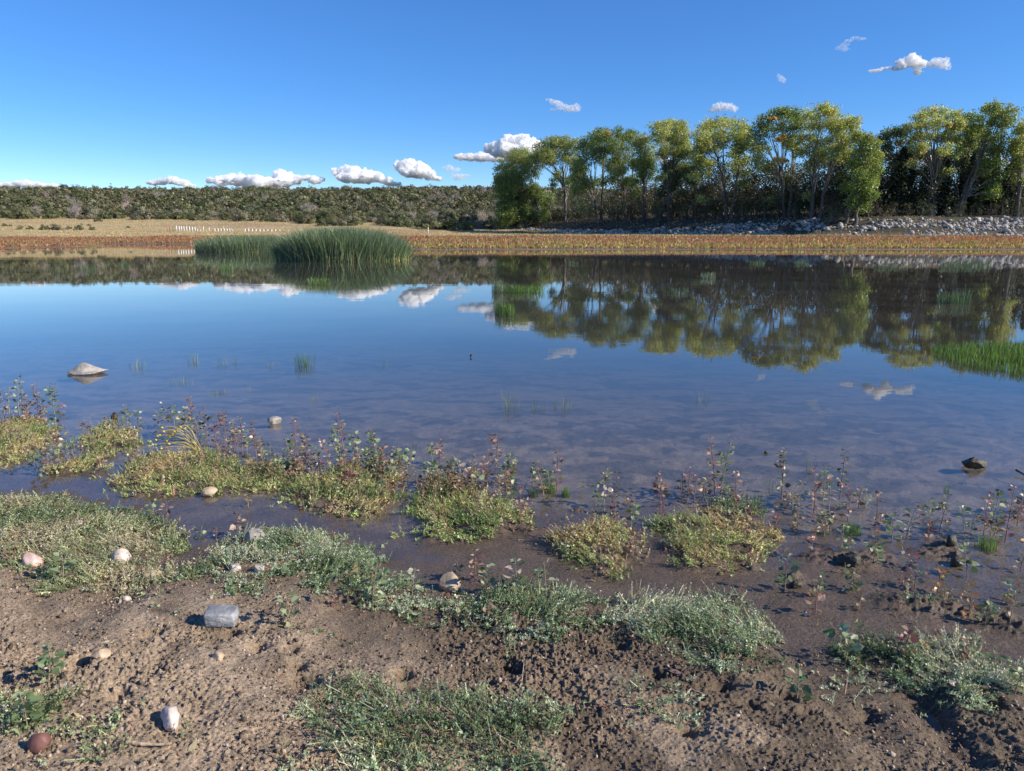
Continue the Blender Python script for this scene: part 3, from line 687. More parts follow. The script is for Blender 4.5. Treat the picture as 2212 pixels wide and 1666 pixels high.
def cottonwood(T):
    cv, Y = T['cv'], T['Y']
    S = Y / FPX * .985
    k = .2697 * S
    bases = []
    for (a, b) in T['base']:
        px, py = cv(a, b); x, y, z = at_y(px, py, Y)
        bases.append(np.array([x, Y + random.uniform(-1, 1), hz(x, Y)]))
    lob = []
    xs = [l[0] for l in T['L']]; wid = (max(xs) - min(xs)) * k / 2 + 1
    for (a, b, rx, ry) in T['L']:
        px, py = cv(a, b)
        dz = random.uniform(-.75, .75) * wid
        c = np.array(at_y(px, py, Y + dz)); lob.append((c, rx * k * T.get('f', 1.15), ry * k * T.get('f', 1.12)))
    # foliage hanging lower down, under the crown
    zs = sorted(l[0][2] for l in lob); zlow = zs[0]; zg = bases[0][2]
    for (c, rx, rz) in list(lob):
        if c[2] < np.percentile(zs, 65) and random.random() < (.6 if not T.get('small') else .3):
            c2 = c.copy(); c2[2] = max(zg + 2.5, c[2] - random.uniform(1.2, 7.5)); c2[0] += random.uniform(-1.6, 1.6); c2[1] += random.uniform(-2, 2)
            lob.append((c2, rx * random.uniform(.55, .85), rz * random.uniform(.55, .9)))
    # extra lobes at the back and front of the crown so that it is round
    for (c, rx, rz) in list(lob):
        if random.random() < .5:
            sgn = random.choice((-1, 1)); c2 = c.copy(); c2[1] = Y + sgn * wid * random.uniform(.5, .9); c2[0] += random.uniform(-.5, .5) * rx
            lob.append((c2, rx * .85, rz * .85))
    top = max(c[2] for c, _, _ in lob)
    root = empty('cottonwood_tree', tuple(bases[0]), T['lab'], 'tree')
    tr = Soup(); br = Soup(); fo = Soup()
    small = T.get('small')
    barkc = np.array([.12, .10, .085]); twc = np.array([.32, .28, .23])
    axes = []
    for bi, b0 in enumerate(bases):
        mine = [l for l in lob if min(range(len(bases)), key=lambda q: abs(l[0][0] - bases[q][0])) == bi] or lob
        cen = np.mean([l[0] for l in mine], axis=0); 
        hh = max(cen[2] - b0[2], 3)
        p2 = b0 + np.array([(cen[0] - b0[0]) * .8, (cen[1] - b0[1]) * .6, hh * 1.05])
        p1 = b0 + np.array([(cen[0] - b0[0]) * .15, 0, hh * .55])
        pts = bez(b0 - np.array([0, 0, .3]), p1, p2, 12)
        pts[1:, :2] += rng.normal(0, .10, (11, 2))
        r0 = .52 if not small else .22
        if len(bases) > 1: r0 *= .75
        rad = r0 * (1 - .78 * np.linspace(0, 1, 12)) ; rad[0] *= 1.35
        tr.tube(pts, rad, barkc, 8); axes.append((pts, rad))
    for (c, rx, rz) in lob:
        ai = min(range(len(bases)), key=lambda q: abs(c[0] - bases[q][0])); pts, rad = axes[ai]
        want = bases[ai][2] + (c[2] - bases[ai][2]) * random.uniform(.30, .62)
        i0 = int(np.argmin(np.abs(pts[:, 2] - want))); i0 = min(max(i0, 3), 10)
        p0 = pts[i0]; d = c - p0
        p1 = p0 + np.array([d[0] * .38, d[1] * .38, d[2] * .62 + .5])
        q = bez(p0, p1, c, 9); q[1:-1] += rng.normal(0, .12, (7, 3))
        rb = min(rad[i0] * .45, .14)
        br.tube(q, rb * (1 - .8 * np.linspace(0, 1, 9)), twc * random.uniform(.6, 1.1), 5)
        for _ in range(5):
            e = c + rand_unit(1)[0] * np.array([rx, rx, rz]) * .85
            st = q[random.randint(4, 7)]
            br.tube(bez(st, (st + e) / 2 + np.array([0, 0, .3]), e, 5), np.linspace(rb * .35, .015, 5), twc * random.uniform(.6, 1.1), 3)
        # leaf clumps
        vol = rx * rx * rz
        nc = int(28 * (rx * rz) / 2.0) + 12
        u = rand_unit(nc); rr = rng.random(nc) ** .4
        cc = c + u * rr[:, None] * np.array([rx, rx, rz])
        cc += rng.normal(0, .18, cc.shape)
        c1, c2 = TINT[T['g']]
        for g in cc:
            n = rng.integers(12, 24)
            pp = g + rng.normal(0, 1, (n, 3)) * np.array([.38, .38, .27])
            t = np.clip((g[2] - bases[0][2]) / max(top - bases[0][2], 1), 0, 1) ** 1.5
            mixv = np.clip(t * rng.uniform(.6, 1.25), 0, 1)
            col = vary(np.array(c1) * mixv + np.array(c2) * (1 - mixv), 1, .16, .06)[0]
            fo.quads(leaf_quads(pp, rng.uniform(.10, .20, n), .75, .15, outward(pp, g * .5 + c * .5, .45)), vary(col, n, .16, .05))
    for (a, b, r) in T.get('gold', []):
        px, py = cv(a, b); c = np.array(at_y(px, py, Y - wid * .95))
        n = int(r * 10); pp = c + rng.normal(0, r * k * .55, (n, 3)) * np.array([1, 1, .6])
        fo.quads(leaf_quads(pp, rng.uniform(.10, .19, n), .8, .2), vary(GOLD, n, .25, .06))
    L0 = bases[0]
    obj('trunk', tr.build('trunk', M_BARK, None, L0, True), root)
    obj('branches', br.build('branches', M_BARK, None, L0, True), root)
    obj('crown', fo.build('crown', M_LEAF, None, L0), root)
    return root
for T in TREES: cottonwood(T)

# ------------------------------------------------------------------ shrubs, junipers, conifers
def dome(n, w_, h_, leaf, col, clumps=26, holes=.25, base=.05):
    s = Soup()
    u = rand_unit(clumps); u[:, 2] = np.abs(u[:, 2]); rr = rng.random(clumps) ** .33
    cc = u * rr[:, None] * np.array([w_ / 2, w_ / 2, h_ * .85]); cc[:, 2] += h_ * base
    cc[:, :2] *= (1 - .25 * (cc[:, 2:3] / h_) ** 2)
    per = max(4, n // clumps)
    for g in cc:
        rad = rng.uniform(.11, .2) * w_
        v = rand_unit(per); v *= rng.random((per, 1)) ** .4 * rad
        pp = g + v * np.array([1, 1, .75]); pp[:, 2] = np.abs(pp[:, 2])
        q = leaf_quads(pp, rng.uniform(.7, 1.3, per) * leaf, .8, .1, outward(pp, g * .55 + np.array([0, 0, h_ * .12]), 1.1))
        s.quads(q, vary(vary(col, 1, .18, .06)[0], per, .18, .05))
    return s

def bare(w_, h_, n, col):
    s = Soup()
    for i in range(n):
        a = rng.uniform(0, 6.28); e = np.array([math.cos(a) * w_ / 2 * rng.uniform(.2, 1), math.sin(a) * w_ / 2 * rng.uniform(.2, 1), h_ * rng.uniform(.5, 1)])
        m_ = e * .5 + np.array([0, 0, h_ * .15])
        q = bez(np.zeros(3), m_, e, 5)
        s.tube(q, np.linspace(.06, .02, 5), vary(col, 1, .15, .03)[0], 3)
        for k in range(5):
            st = q[rng.integers(2, 4)]; e2 = st + rng.normal(0, 1, 3) * np.array([w_ * .1, w_ * .1, h_ * .12]) + np.array([0, 0, h_ * .14])
            s.tube(np.array([st, (st + e2) / 2, e2]), [.03, .022, .012], vary(col, 1, .15, .03)[0], 3)
    d = dome(420, w_, h_ * .95, .10, col, 24)
    s.v += d.v; s.c += d.c; s.f += [f_ + s.n for f_ in d.f]; s.n += d.n
    return s

def proto_mesh(s, name, mat): return s.build(name, mat)
JUNC = [(.175, .175, .095), (.125, .135, .065), (.105, .12, .055), (.15, .15, .075), (.115, .135, .068), (.135, .13, .075), (.19, .18, .12)]
JP = []
for i in range(7):
    s = dome(1900, 6.6 * rng.uniform(.85, 1.2), 4.2 * rng.uniform(.85, 1.2), .17, JUNC[i % 7], clumps=20)
    t = Soup()
    for k in range(3):
        a = rng.uniform(0, 6.28); t.tube(bez(np.array([0, 0, -.3]), np.array([0, 0, .6]), np.array([math.cos(a) * .9, math.sin(a) * .9, 2.2]), 5), np.linspace(.18, .06, 5), np.array([.2, .16, .13]), 5)
    JP.append((s.build('juniper_foliage', M_JUN), t.build('juniper_trunk', M_BARK)))
DEADP = [bare(5, 4.2, 45, (.36, .32, .30)).build('bare_branches', M_BARK) for _ in range(2)]

def px_of(x, y, z):
    # projection to picture pixels
    zc = y * CP - (z - EYE) * SP; yc = y * SP + (z - EYE) * CP
    return 1106 + FPX * x / zc, 833 - FPX * yc / zc

def place_shrub(i, x, y, s_, name, label, cat, group, mats=None, dead=False):
    z = hz(x, y)
    r = empty(name, (x, y, z - .05), label, cat, group)
    rz = random.uniform(0, 6.28)
    r.rotation_euler = (0, 0, rz); r.scale = (s_ * random.uniform(.9, 1.15), s_ * random.uniform(.9, 1.15), s_)
    if dead:
        o = obj('branches', DEADP[i % 2], r)
    else:
        f, t = JP[i % len(JP)]
        obj('crown', f, r); obj('trunk', t, r)
    return r

def hzone(p):
    return 'far left' if p < 250 else 'above the white fence' if p < 620 else 'above the tall reeds' if p < 900 else 'next to the first cottonwood' if p < 1100 else 'seen behind the cottonwoods'
cand = []
g = 7.4
for yy in np.arange(215, 640, g):
    for xx in np.arange(-.78 * yy, .78 * yy, g):
        x = xx + rng.uniform(-.5, .5) * g; y = yy + rng.uniform(-.5, .5) * g
        px, py = px_of(x, y, 15)
        edge = float(np.interp(px, [0, 330, 420, 570, 700, 880, 1000, 1100], [290, 285, 266, 256, 238, 217, 213, 228])) + (fbm(np.array([x * .03]), np.array([1.0]), 70, 3)[0] - .5) * 26
        if y < edge: continue
        if px > 1290 and rng.random() < .55: continue
        clear = fbm(np.array([x * .016]), np.array([y * .011]), 71, 3)[0]
        if clear < .27 and y > edge + 12: continue
        cand.append((y, x, min(1.45, rng.lognormal(.0, .28)) * (.85 if y < 300 else 1), rng.random() < .13))
cand.sort(key=lambda c: c[0] - (0 if -40 < 0 else 0) + (60 if px_of(c[1], c[0], 10)[0] > 1180 else 0))
print('junipers', len(cand))
for i, (y, x, s_, dead) in enumerate(cand[:285]):
    if dead: place_shrub(i, x, y, s_, 'bare_shrub', 'leafless grey shrub among the hillside junipers, ' + hzone(px_of(x, y, 10)[0]), 'shrub', 'bare grey shrubs among the hillside junipers', dead=True)
    else: place_shrub(i, x, y, s_, 'juniper_shrub', '%s olive juniper low on the far hill, %s' % ('broad' if s_ > 1.05 else 'small', hzone(px_of(x, y, 10)[0])), 'shrub', 'junipers on the lower slope of the far hill')
# the rest of the hillside scrub: one mass
lowj = [dome(340, 6.6, 4.3, .33, JUNC[i % 7], clumps=14) for i in range(7)]
lowd = bare(5, 4, 14, (.36, .32, .30))
mass = Soup()
lowc = [(np.concatenate(s.v), np.concatenate(s.f), np.concatenate(s.c)) for s in lowj + [lowd]]
for (y, x, s_, dead) in cand[285:]:
    v, f, c = lowc[7] if dead else lowc[rng.integers(0, 7)]
    a = rng.uniform(0, 6.28); ca, sa = math.cos(a), math.sin(a)
    v2 = np.stack([v[:, 0] * ca - v[:, 1] * sa, v[:, 0] * sa + v[:, 1] * ca, v[:, 2]], 1) * s_ + np.array([x, y, hz(x, y) - .1])
    mass.v.append(v2); mass.f.append(f + mass.n); mass.c.append(c * rng.uniform(.85, 1.15)); mass.n += len(v2)
o = obj('hillside_scrub', mass.build('hillside_scrub', M_JUN)); tag(o, 'olive and grey juniper scrub covering the upper part of the far hill', 'scrub', None, 'stuff')

# single shrubs out on the meadow (pixel x, base pixel y, width px, label)
def on_far(px, py):                     # ground point on the far side hit by the picture ray
    ys = np.linspace(60, 700, 2600); dx, dy, dz = ray(px, py)
    t = ys / dy; x = dx * t; z = EYE + dz * t
    h = H(x, ys, False)
    k = np.where(z <= h)[0]
    i = k[0] if len(k) else len(ys) - 1
    return x[i], ys[i], hz(x[i], ys[i])
for (px, py, wpx, lab) in [
    (173, 475, 16, 'lone dark green juniper on the open meadow, right of the bare grey shrub'), (212, 479, 18, 'low dark green bush on the meadow nearest the hill foot'),
    (10, 489, 11, 'small dark bush at the left edge of the meadow, left of a pair'), (22, 489, 9, 'small dark bush at the left edge of the meadow, right of a pair'),
    (45, 496, 15, 'dark green bush on the meadow, first one in from the left edge'), (65, 496, 16, 'low spreading dark bush second in the meadow row from the left'),
    (98, 497, 22, 'wide dark green bush in the middle of the meadow row'), (125, 497, 26, 'widest dark green bush in the meadow row'), (150, 496, 12, 'small dark bush right of the widest one in the meadow row'),
    (172, 497, 22, 'rounded dark green bush toward the right end of the meadow row'), (200, 497, 14, 'low dark bush at the right end of the meadow row'),
    (93, 488, 7, 'tiny dark bush behind the meadow row'), (192, 488, 8, 'tiny round bush behind the right end of the meadow row'), (277, 493, 9, 'small green bush alone on the meadow left of the white fence'),
    (263, 469, 9, 'tiny grey green bush at the foot of the hill above the white fence'), (300, 467, 7, 'tiny bush at the hill foot right of another tiny one'),
    (342, 473, 42, 'wide olive juniper standing forward of the others on the meadow edge'), (401, 474, 20, 'small round juniper standing just right of the wide forward one'), (455, 474, 26, 'round green juniper at the meadow edge above the left reed clump')]:
    x, y, z = on_far(px, py)
    S = y / FPX
    place_shrub(int(px), x, y, wpx * S / 6.6, 'meadow_bush' if wpx < 40 else 'juniper_shrub', lab, 'shrub', None)
x, y, z = on_far(165, 462)
place_shrub(1, x, y, 1.15, 'bare_shrub', 'spreading silvery bare shrub at the foot of the hill on the left', 'shrub', None, dead=True)
for (px, py, s_, lab) in [(1040, 488, 1.1, 'tall grey bare shrub left of the first cottonwood'), (1075, 490, 1.0, 'grey bare shrub tucked against the first cottonwood'), (1010, 484, .8, 'pale grey bare shrub at the meadow corner left of the trees'), (1060, 484, 1.1, 'grey bare shrub behind two others left of the first cottonwood')]:
    x, y, z = on_far(px, py); place_shrub(int(px), x, y, s_, 'bare_shrub', lab, 'shrub', None, dead=True)
# lone tree and pole on the skyline
def skyline(px):
    ys = np.linspace(450, 760, 400); dx, dy, dz = ray(px, 500); x = dx / dy * ys
    h = H(x, ys, False); e = (h - EYE) / ys; i = int(np.argmax(e)); return x[i], ys[i], hz(x[i], ys[i])
x, y, z = skyline(149)
r = empty('lone_tree', (x, y, z), 'lone little tree with a flat crown on the bare skyline at the left', 'tree')
s = dome(500, 7.5, 3.0, .3, (.06, .07, .04), 16); me = s.build('crown', M_JUN); o = obj('crown', me, r, (0, 0, 2.6))
t = Soup(); t.tube(np.array([[0, 0, -.5], [.2, 0, 1.5], [.1, 0, 3.4]]), [.35, .3, .2], np.array([.12, .1, .08]), 6); obj('trunk', t.build('trunk', M_BARK), r)
x, y, z = skyline(250)
r = empty('utility_pole', (x, y, z), 'slim dark pole standing on the skyline of the far hill', 'pole')
t = Soup(); t.tube(np.array([[0, 0, -1], [0, 0, 3.5], [.1, 0, 8]]), [.22, .2, .18], np.array([.12, .1, .09]), 6); obj('post', t.build('post', M_BARK), r)
t = Soup(); t.tube(np.array([[-.8, 0, 7.5], [0, 0, 7.5], [.8, 0, 7.5]]), [.12] * 3, np.array([.12, .1, .09]), 5); obj('cross_arm', t.build('cross_arm', M_BARK), r)

# understorey behind and between the cottonwoods
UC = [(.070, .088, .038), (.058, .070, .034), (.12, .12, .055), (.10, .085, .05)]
UP = []
for i in range(6):
    h_ = 9 * rng.uniform(.85, 1.15)
    s = Soup(); clumps = 42
    cc = rng.normal(0, 1, (clumps, 3)) * np.array([1.9, 1.9, 0]); cc[:, 2] = h_ * rng.uniform(.08, 1, clumps) ; cc[:, :2] *= (1.15 - .5 * np.abs(cc[:, 2:3] / h_ - .45))
    for g_ in cc:
        n = 34; pp = g_ + rng.normal(0, .55, (n, 3)); pp[:, 2] = np.abs(pp[:, 2])
        s.quads(leaf_quads(pp, rng.uniform(.10, .2, n), .75, .2), vary(vary(UC[i % 4], 1, .2, .06)[0], n, .2, .05))
    t = Soup()
    for k in range(5):
        e = np.array([rng.normal(0, 1.6), rng.normal(0, 1.6), h_ * rng.uniform(.6, .9)])
        t.tube(bez(np.array([rng.normal(0, .3), rng.normal(0, .3), -.3]), np.array([e[0] * .2, e[1] * .2, e[2] * .5]), e, 7), np.linspace(.11, .03, 7), np.array([.22, .19, .16]), 5)
    UP.append((s.build('thicket_foliage', M_LEAF), t.build('thicket_stems', M_BARK)))
CPR = []
for i in range(3):
    s = Soup(); h_ = 11
    for lv in np.linspace(.04, .97, 34):
        rad = 2.3 * (1 - lv) ** .8 + .15
        for k in range(7):
            a = rng.uniform(0, 6.28); n = 16
            tt = rng.random(n)[:, None]
            pp = np.array([0, 0, lv * h_]) + tt * np.array([math.cos(a) * rad, math.sin(a) * rad, .5 + .4 * rad * .3]) + rng.normal(0, .13, (n, 3))
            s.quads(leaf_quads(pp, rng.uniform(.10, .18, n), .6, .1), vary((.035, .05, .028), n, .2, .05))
    t = Soup(); t.tube(np.array([[0, 0, -.4], [0, 0, 5], [0, 0, 10.8]]), [.22, .15, .03], np.array([.12, .1, .08]), 6)
    CPR.append((s.build('conifer_foliage', M_JUN), t.build('conifer_trunk', M_BARK)))

def two_part(name, pr, loc, s_, lab, cat, grp=None, names=('crown', 'trunk')):
    r = empty(name, loc, lab, cat, grp); r.rotation_euler = (0, 0, random.uniform(0, 6.28)); r.scale = (s_, s_, s_)
    obj(names[0], pr[0], r); obj(names[1], pr[1], r); return r
def tzone(p):
    for lim, t in ((1180, 'by the leftmost cottonwood'), (1270, 'behind the straight dark trunk'), (1340, 'behind the many stemmed cottonwood'), (1430, 'left of the fan shaped cottonwood'), (1510, 'right of the fan shaped cottonwood'), (1640, 'behind the round crowned cottonwood'),
                   (1730, 'behind the orange patched cottonwood'), (1800, 'behind the widest cottonwood'), (1890, 'behind the leaning cottonwood'), (1970, 'behind the twin topped cottonwood'), (2080, 'behind the great forked cottonwood')):
        if p < lim: return t
    return 'behind the two peaked cottonwood'
k = 0
for X in np.arange(22, 150, 1.9):
    x = X + rng.uniform(-.8, .8); y = float(np.interp(x, ROWX, ROWY)) - rng.uniform(.5, 4.0); px, _ = px_of(x, y, 6)
    if px > 2290 or rng.random() < .2: continue
    s_ = rng.uniform(.16, .42)
    two_part('bank_bush', UP[int(x * 7) % 6], (x, y, hz(x, y)), s_, ('small' if s_ < .3 else 'knee-high broad') + ' bush at the top of the stones ' + tzone(px), 'bush', 'low bushes along the top of the stones', ('foliage', 'stems'))
for X in np.arange(14, 150, 2.2):
    for row, off in enumerate((3.0, 8.0, 15)):
        x = X + rng.uniform(-1, 1); y = float(np.interp(x, ROWX, ROWY)) + off + rng.uniform(-2, 2)
        px, _ = px_of(x, y, 6)
        if px > 2290: continue
        if x < 26 and rng.random() < .5: continue
        k += 1
        if px > 1890 and rng.random() < .5:
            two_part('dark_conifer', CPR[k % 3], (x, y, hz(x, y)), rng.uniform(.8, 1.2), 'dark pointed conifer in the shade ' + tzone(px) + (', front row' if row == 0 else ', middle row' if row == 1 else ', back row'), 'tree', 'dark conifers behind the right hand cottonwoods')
        else:
            s_ = rng.uniform(.8, 1.45) * (.8 if x < 45 else 1)
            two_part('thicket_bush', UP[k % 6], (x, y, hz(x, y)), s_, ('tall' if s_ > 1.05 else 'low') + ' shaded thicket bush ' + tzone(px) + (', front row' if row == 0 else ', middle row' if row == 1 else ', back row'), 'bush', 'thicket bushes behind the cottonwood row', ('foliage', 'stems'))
for (px, py, s_, lab) in [(1660 + 130, 488, .42, 'pale grey green bush standing in the stones below the widest cottonwood'), (1810, 478, .5, 'fresh green bush at the top of the stones beside the leaning cottonwood'), (1420, 487, .5, 'low olive bush at the top of the stones under the shaded trees'),
                          (1130, 488, .5, 'low green bush at the foot of the leftmost cottonwood'), (1165, 487, .45, 'low bush just right of the leftmost cottonwood trunks'), (1262, 484, .45, 'low dark bush right of the straight dark trunk'), (1905, 484, .3, 'brownish bush in the stones left of the thin twin topped cottonwood'), (2060, 487, .22, 'small yellowish weed in the stones below the great forked cottonwood')]:
    x, y, z = on_far(px, py)
    two_part('bank_bush', UP[int(px) % 6], (x, y, z), s_, lab, 'bush', None, ('foliage', 'stems'))

# ------------------------------------------------------------------ stones on the bank
M_RIP = mat_rock('pale_bank_stone', (.17, .155, .14), (.60, .55, .48), (.36, .33, .29), 1.2, .85, .03)
def rock_v(sub, seed, cuts=6, rough=.18):
    v, f = ICO[sub]; v = v.copy(); cuts = cuts + 3 if sub > 3 else cuts; r2 = np.random.default_rng(seed)
    for _ in range(cuts):
        n = r2.normal(size=3); n /= np.linalg.norm(n); d = r2.uniform(.55, .85)
        pr = v @ n; over = np.maximum(pr - d, 0); v -= over[:, None] * n * .92
    v *= 1 + rough * noise3(v, seed % 97, 2.2)[:, None]
    if sub > 3: v *= 1 + .10 * noise3(v, seed % 31, 7.5, 4)[:, None]
    return v, f
RP_ = [rock_v(2, 500 + i) for i in range(10)]
RPM = [mesh_np('boulder', v, [f], M_RIP) for v, f in RP_]
def bank_spot():
    while True:
        x = rng.uniform(-8, 150); rowy = float(np.interp(x, ROWX, ROWY))
        u = rng.random() ** 1.35
        w_ = 13.5 if x > 55 else 10 if x > 30 else 5.5
        s = u ** 1.1 * w_ - 1.5 + (2.5 if x < 30 else 0)
        y = rowy - 19 + s + (fbm(np.array([x * .08]), np.array([0.]), 90, 3)[0] - .5) * 6
        if fbm(np.array([x * .12]), np.array([y * .12]), 91, 2)[0] < (.42 if x < 45 else .28): continue
        return x, y, s
spots = []
while len(spots) < 6400:
    x, y, s = bank_spot(); px, py = px_of(x, y, 3)
    if px > 2350: continue
    sz = min(.62, rng.lognormal(-1.82, .55))
    if s < 1: sz *= .8
    spots.append((sz / y, x, y, sz))
spots.sort(reverse=True)
for i, (_, x, y, sz) in enumerate(spots[:290]):
    o = obj('boulder', RPM[i % 10], None, (x, y, hz(x, y) + sz * .25)); o.scale = (sz * rng.uniform(.9, 1.5), sz * rng.uniform(.8, 1.2), sz * rng.uniform(.6, 1)); o.rotation_euler = (rng.uniform(-.4, .4), rng.uniform(-.4, .4), rng.uniform(0, 6.28))
    tag(o, 'larger pale grey boulder in the band of stones below the tree row', 'boulder', 'larger boulders in the stone band below the tree row')
vs, fs, n0 = [], [], 0
xs_ = np.array([s_[1] for s_ in spots[290:]]); ys_ = np.array([s_[2] for s_ in spots[290:]]); hh_ = H(xs_[None], ys_[None])[0]
RL = [rock_v(1, 600 + i) for i in range(10)]
for q, (_, x, y, sz) in enumerate(spots[290:]):
    v, f = RL[q % 10]; a = rng.uniform(0, 6.28); ca, sa = math.cos(a), math.sin(a)
    v = v * np.array([rng.uniform(.9, 1.4), rng.uniform(.8, 1.2), rng.uniform(.6, 1)]) * sz
    v = np.stack([v[:, 0] * ca - v[:, 1] * sa, v[:, 0] * sa + v[:, 1] * ca, v[:, 2]], 1) + np.array([x, y, hh_[q] + sz * .2])
    vs.append(v); fs.append(f + n0); n0 += len(v)
o = obj('bank_stones', mesh_np('bank_stones', np.concatenate(vs), [np.concatenate(fs)], M_RIP)); tag(o, 'band of pale broken stones along the foot of the tree row', 'stones', None, 'stuff')

# ------------------------------------------------------------------ reeds and water grass
def blades(s, bx, by, bz, hgt, lean, wdt, col):
    m = len(bx); a = rng.uniform(0, 6.28, m)
    side = np.stack([np.cos(a), np.sin(a), 0 * a], 1)
    base = np.stack([bx, by, bz], 1); hv = np.zeros((m, 3)); hv[:, 2] = hgt
    lx = np.concatenate([lean, np.zeros((m, 1))], 1)
    curl = rng.uniform(0, 1, (m, 1))
    s.ribbons(base, base + hv * .36 + lx * .22, base + hv * .72 + lx * (.58), base + hv * (1 - .1 * curl) + lx * (1.05), wdt, col, side)

def reed_clump(name, lab, px0, px1, base_y, depth, hmax, nb, prof):
    x0, Y, _ = at_z(px0, base_y); x1, _, _ = at_z(px1, base_y)
    cx = (x0 + x1) / 2; hw = (x1 - x0) / 2; cy = Y + depth / 2
    r = empty(name, (cx, cy, 0), lab, 'reeds')
    for part, cnt in (('green_blades', nb), ('dry_blades', nb // 55)):
        s = Soup()
        a = rng.uniform(0, 6.28, cnt); q = np.sqrt(rng.random(cnt))
        bx = np.cos(a) * q * hw * .93; by = np.sin(a) * q * depth / 2
        u = bx / hw
        hh = hmax * np.interp(u, prof[0], prof[1]) * rng.uniform(.74, 1.03, cnt) * (1 - .18 * q ** 4)
        lean = np.stack([bx / hw * .22, np.sin(a) * q * .22], 1) * hh[:, None] + rng.normal(0, .26, (cnt, 2)) * hh[:, None]
        odd = rng.random(cnt) < .04; lean[odd] *= 3.0; hh[odd] *= .7
        if part == 'green_blades': col = vary((.09, .145, .065), cnt, .5, .08); lt = rng.random(cnt) < .3; col[lt] = vary((.26, .32, .18), lt.sum(), .25, .06)
        else:
            col = vary((.50, .44, .14), cnt, .2, .08); hh *= rng.uniform(.12, .45, cnt); a = rng.uniform(3.3, 6.1, cnt); bx = np.cos(a) * hw * rng.uniform(.85, 1, cnt); by = np.sin(a) * depth / 2 * rng.uniform(.9, 1.03, cnt); lean = rng.normal(0, .4, (cnt, 2)) * hh[:, None]
        blades(s, bx, by, -.25 + 0 * bx, hh + .25, lean, rng.uniform(.008, .0135, cnt), col)
        obj(part, s.build(part, M_REED), r)
    return r
reed_clump('reed_clump', 'tall dark green reed clump standing in the water, the larger and nearer of two', 552, 880, 566, 7.0, 2.3, 17000, ([-1, -.8, -.45, 0, .4, .75, 1], [.42, .74, .95, 1.0, .94, .70, .28]))
reed_clump('reed_clump', 'low dark green reed clump in the water behind and left of the taller one', 380, 632, 546, 8.0, 1.72, 9000, ([-1, -.85, -.5, 0, .5, 1], [.5, .82, .97, 1.0, 1.0, .9]))

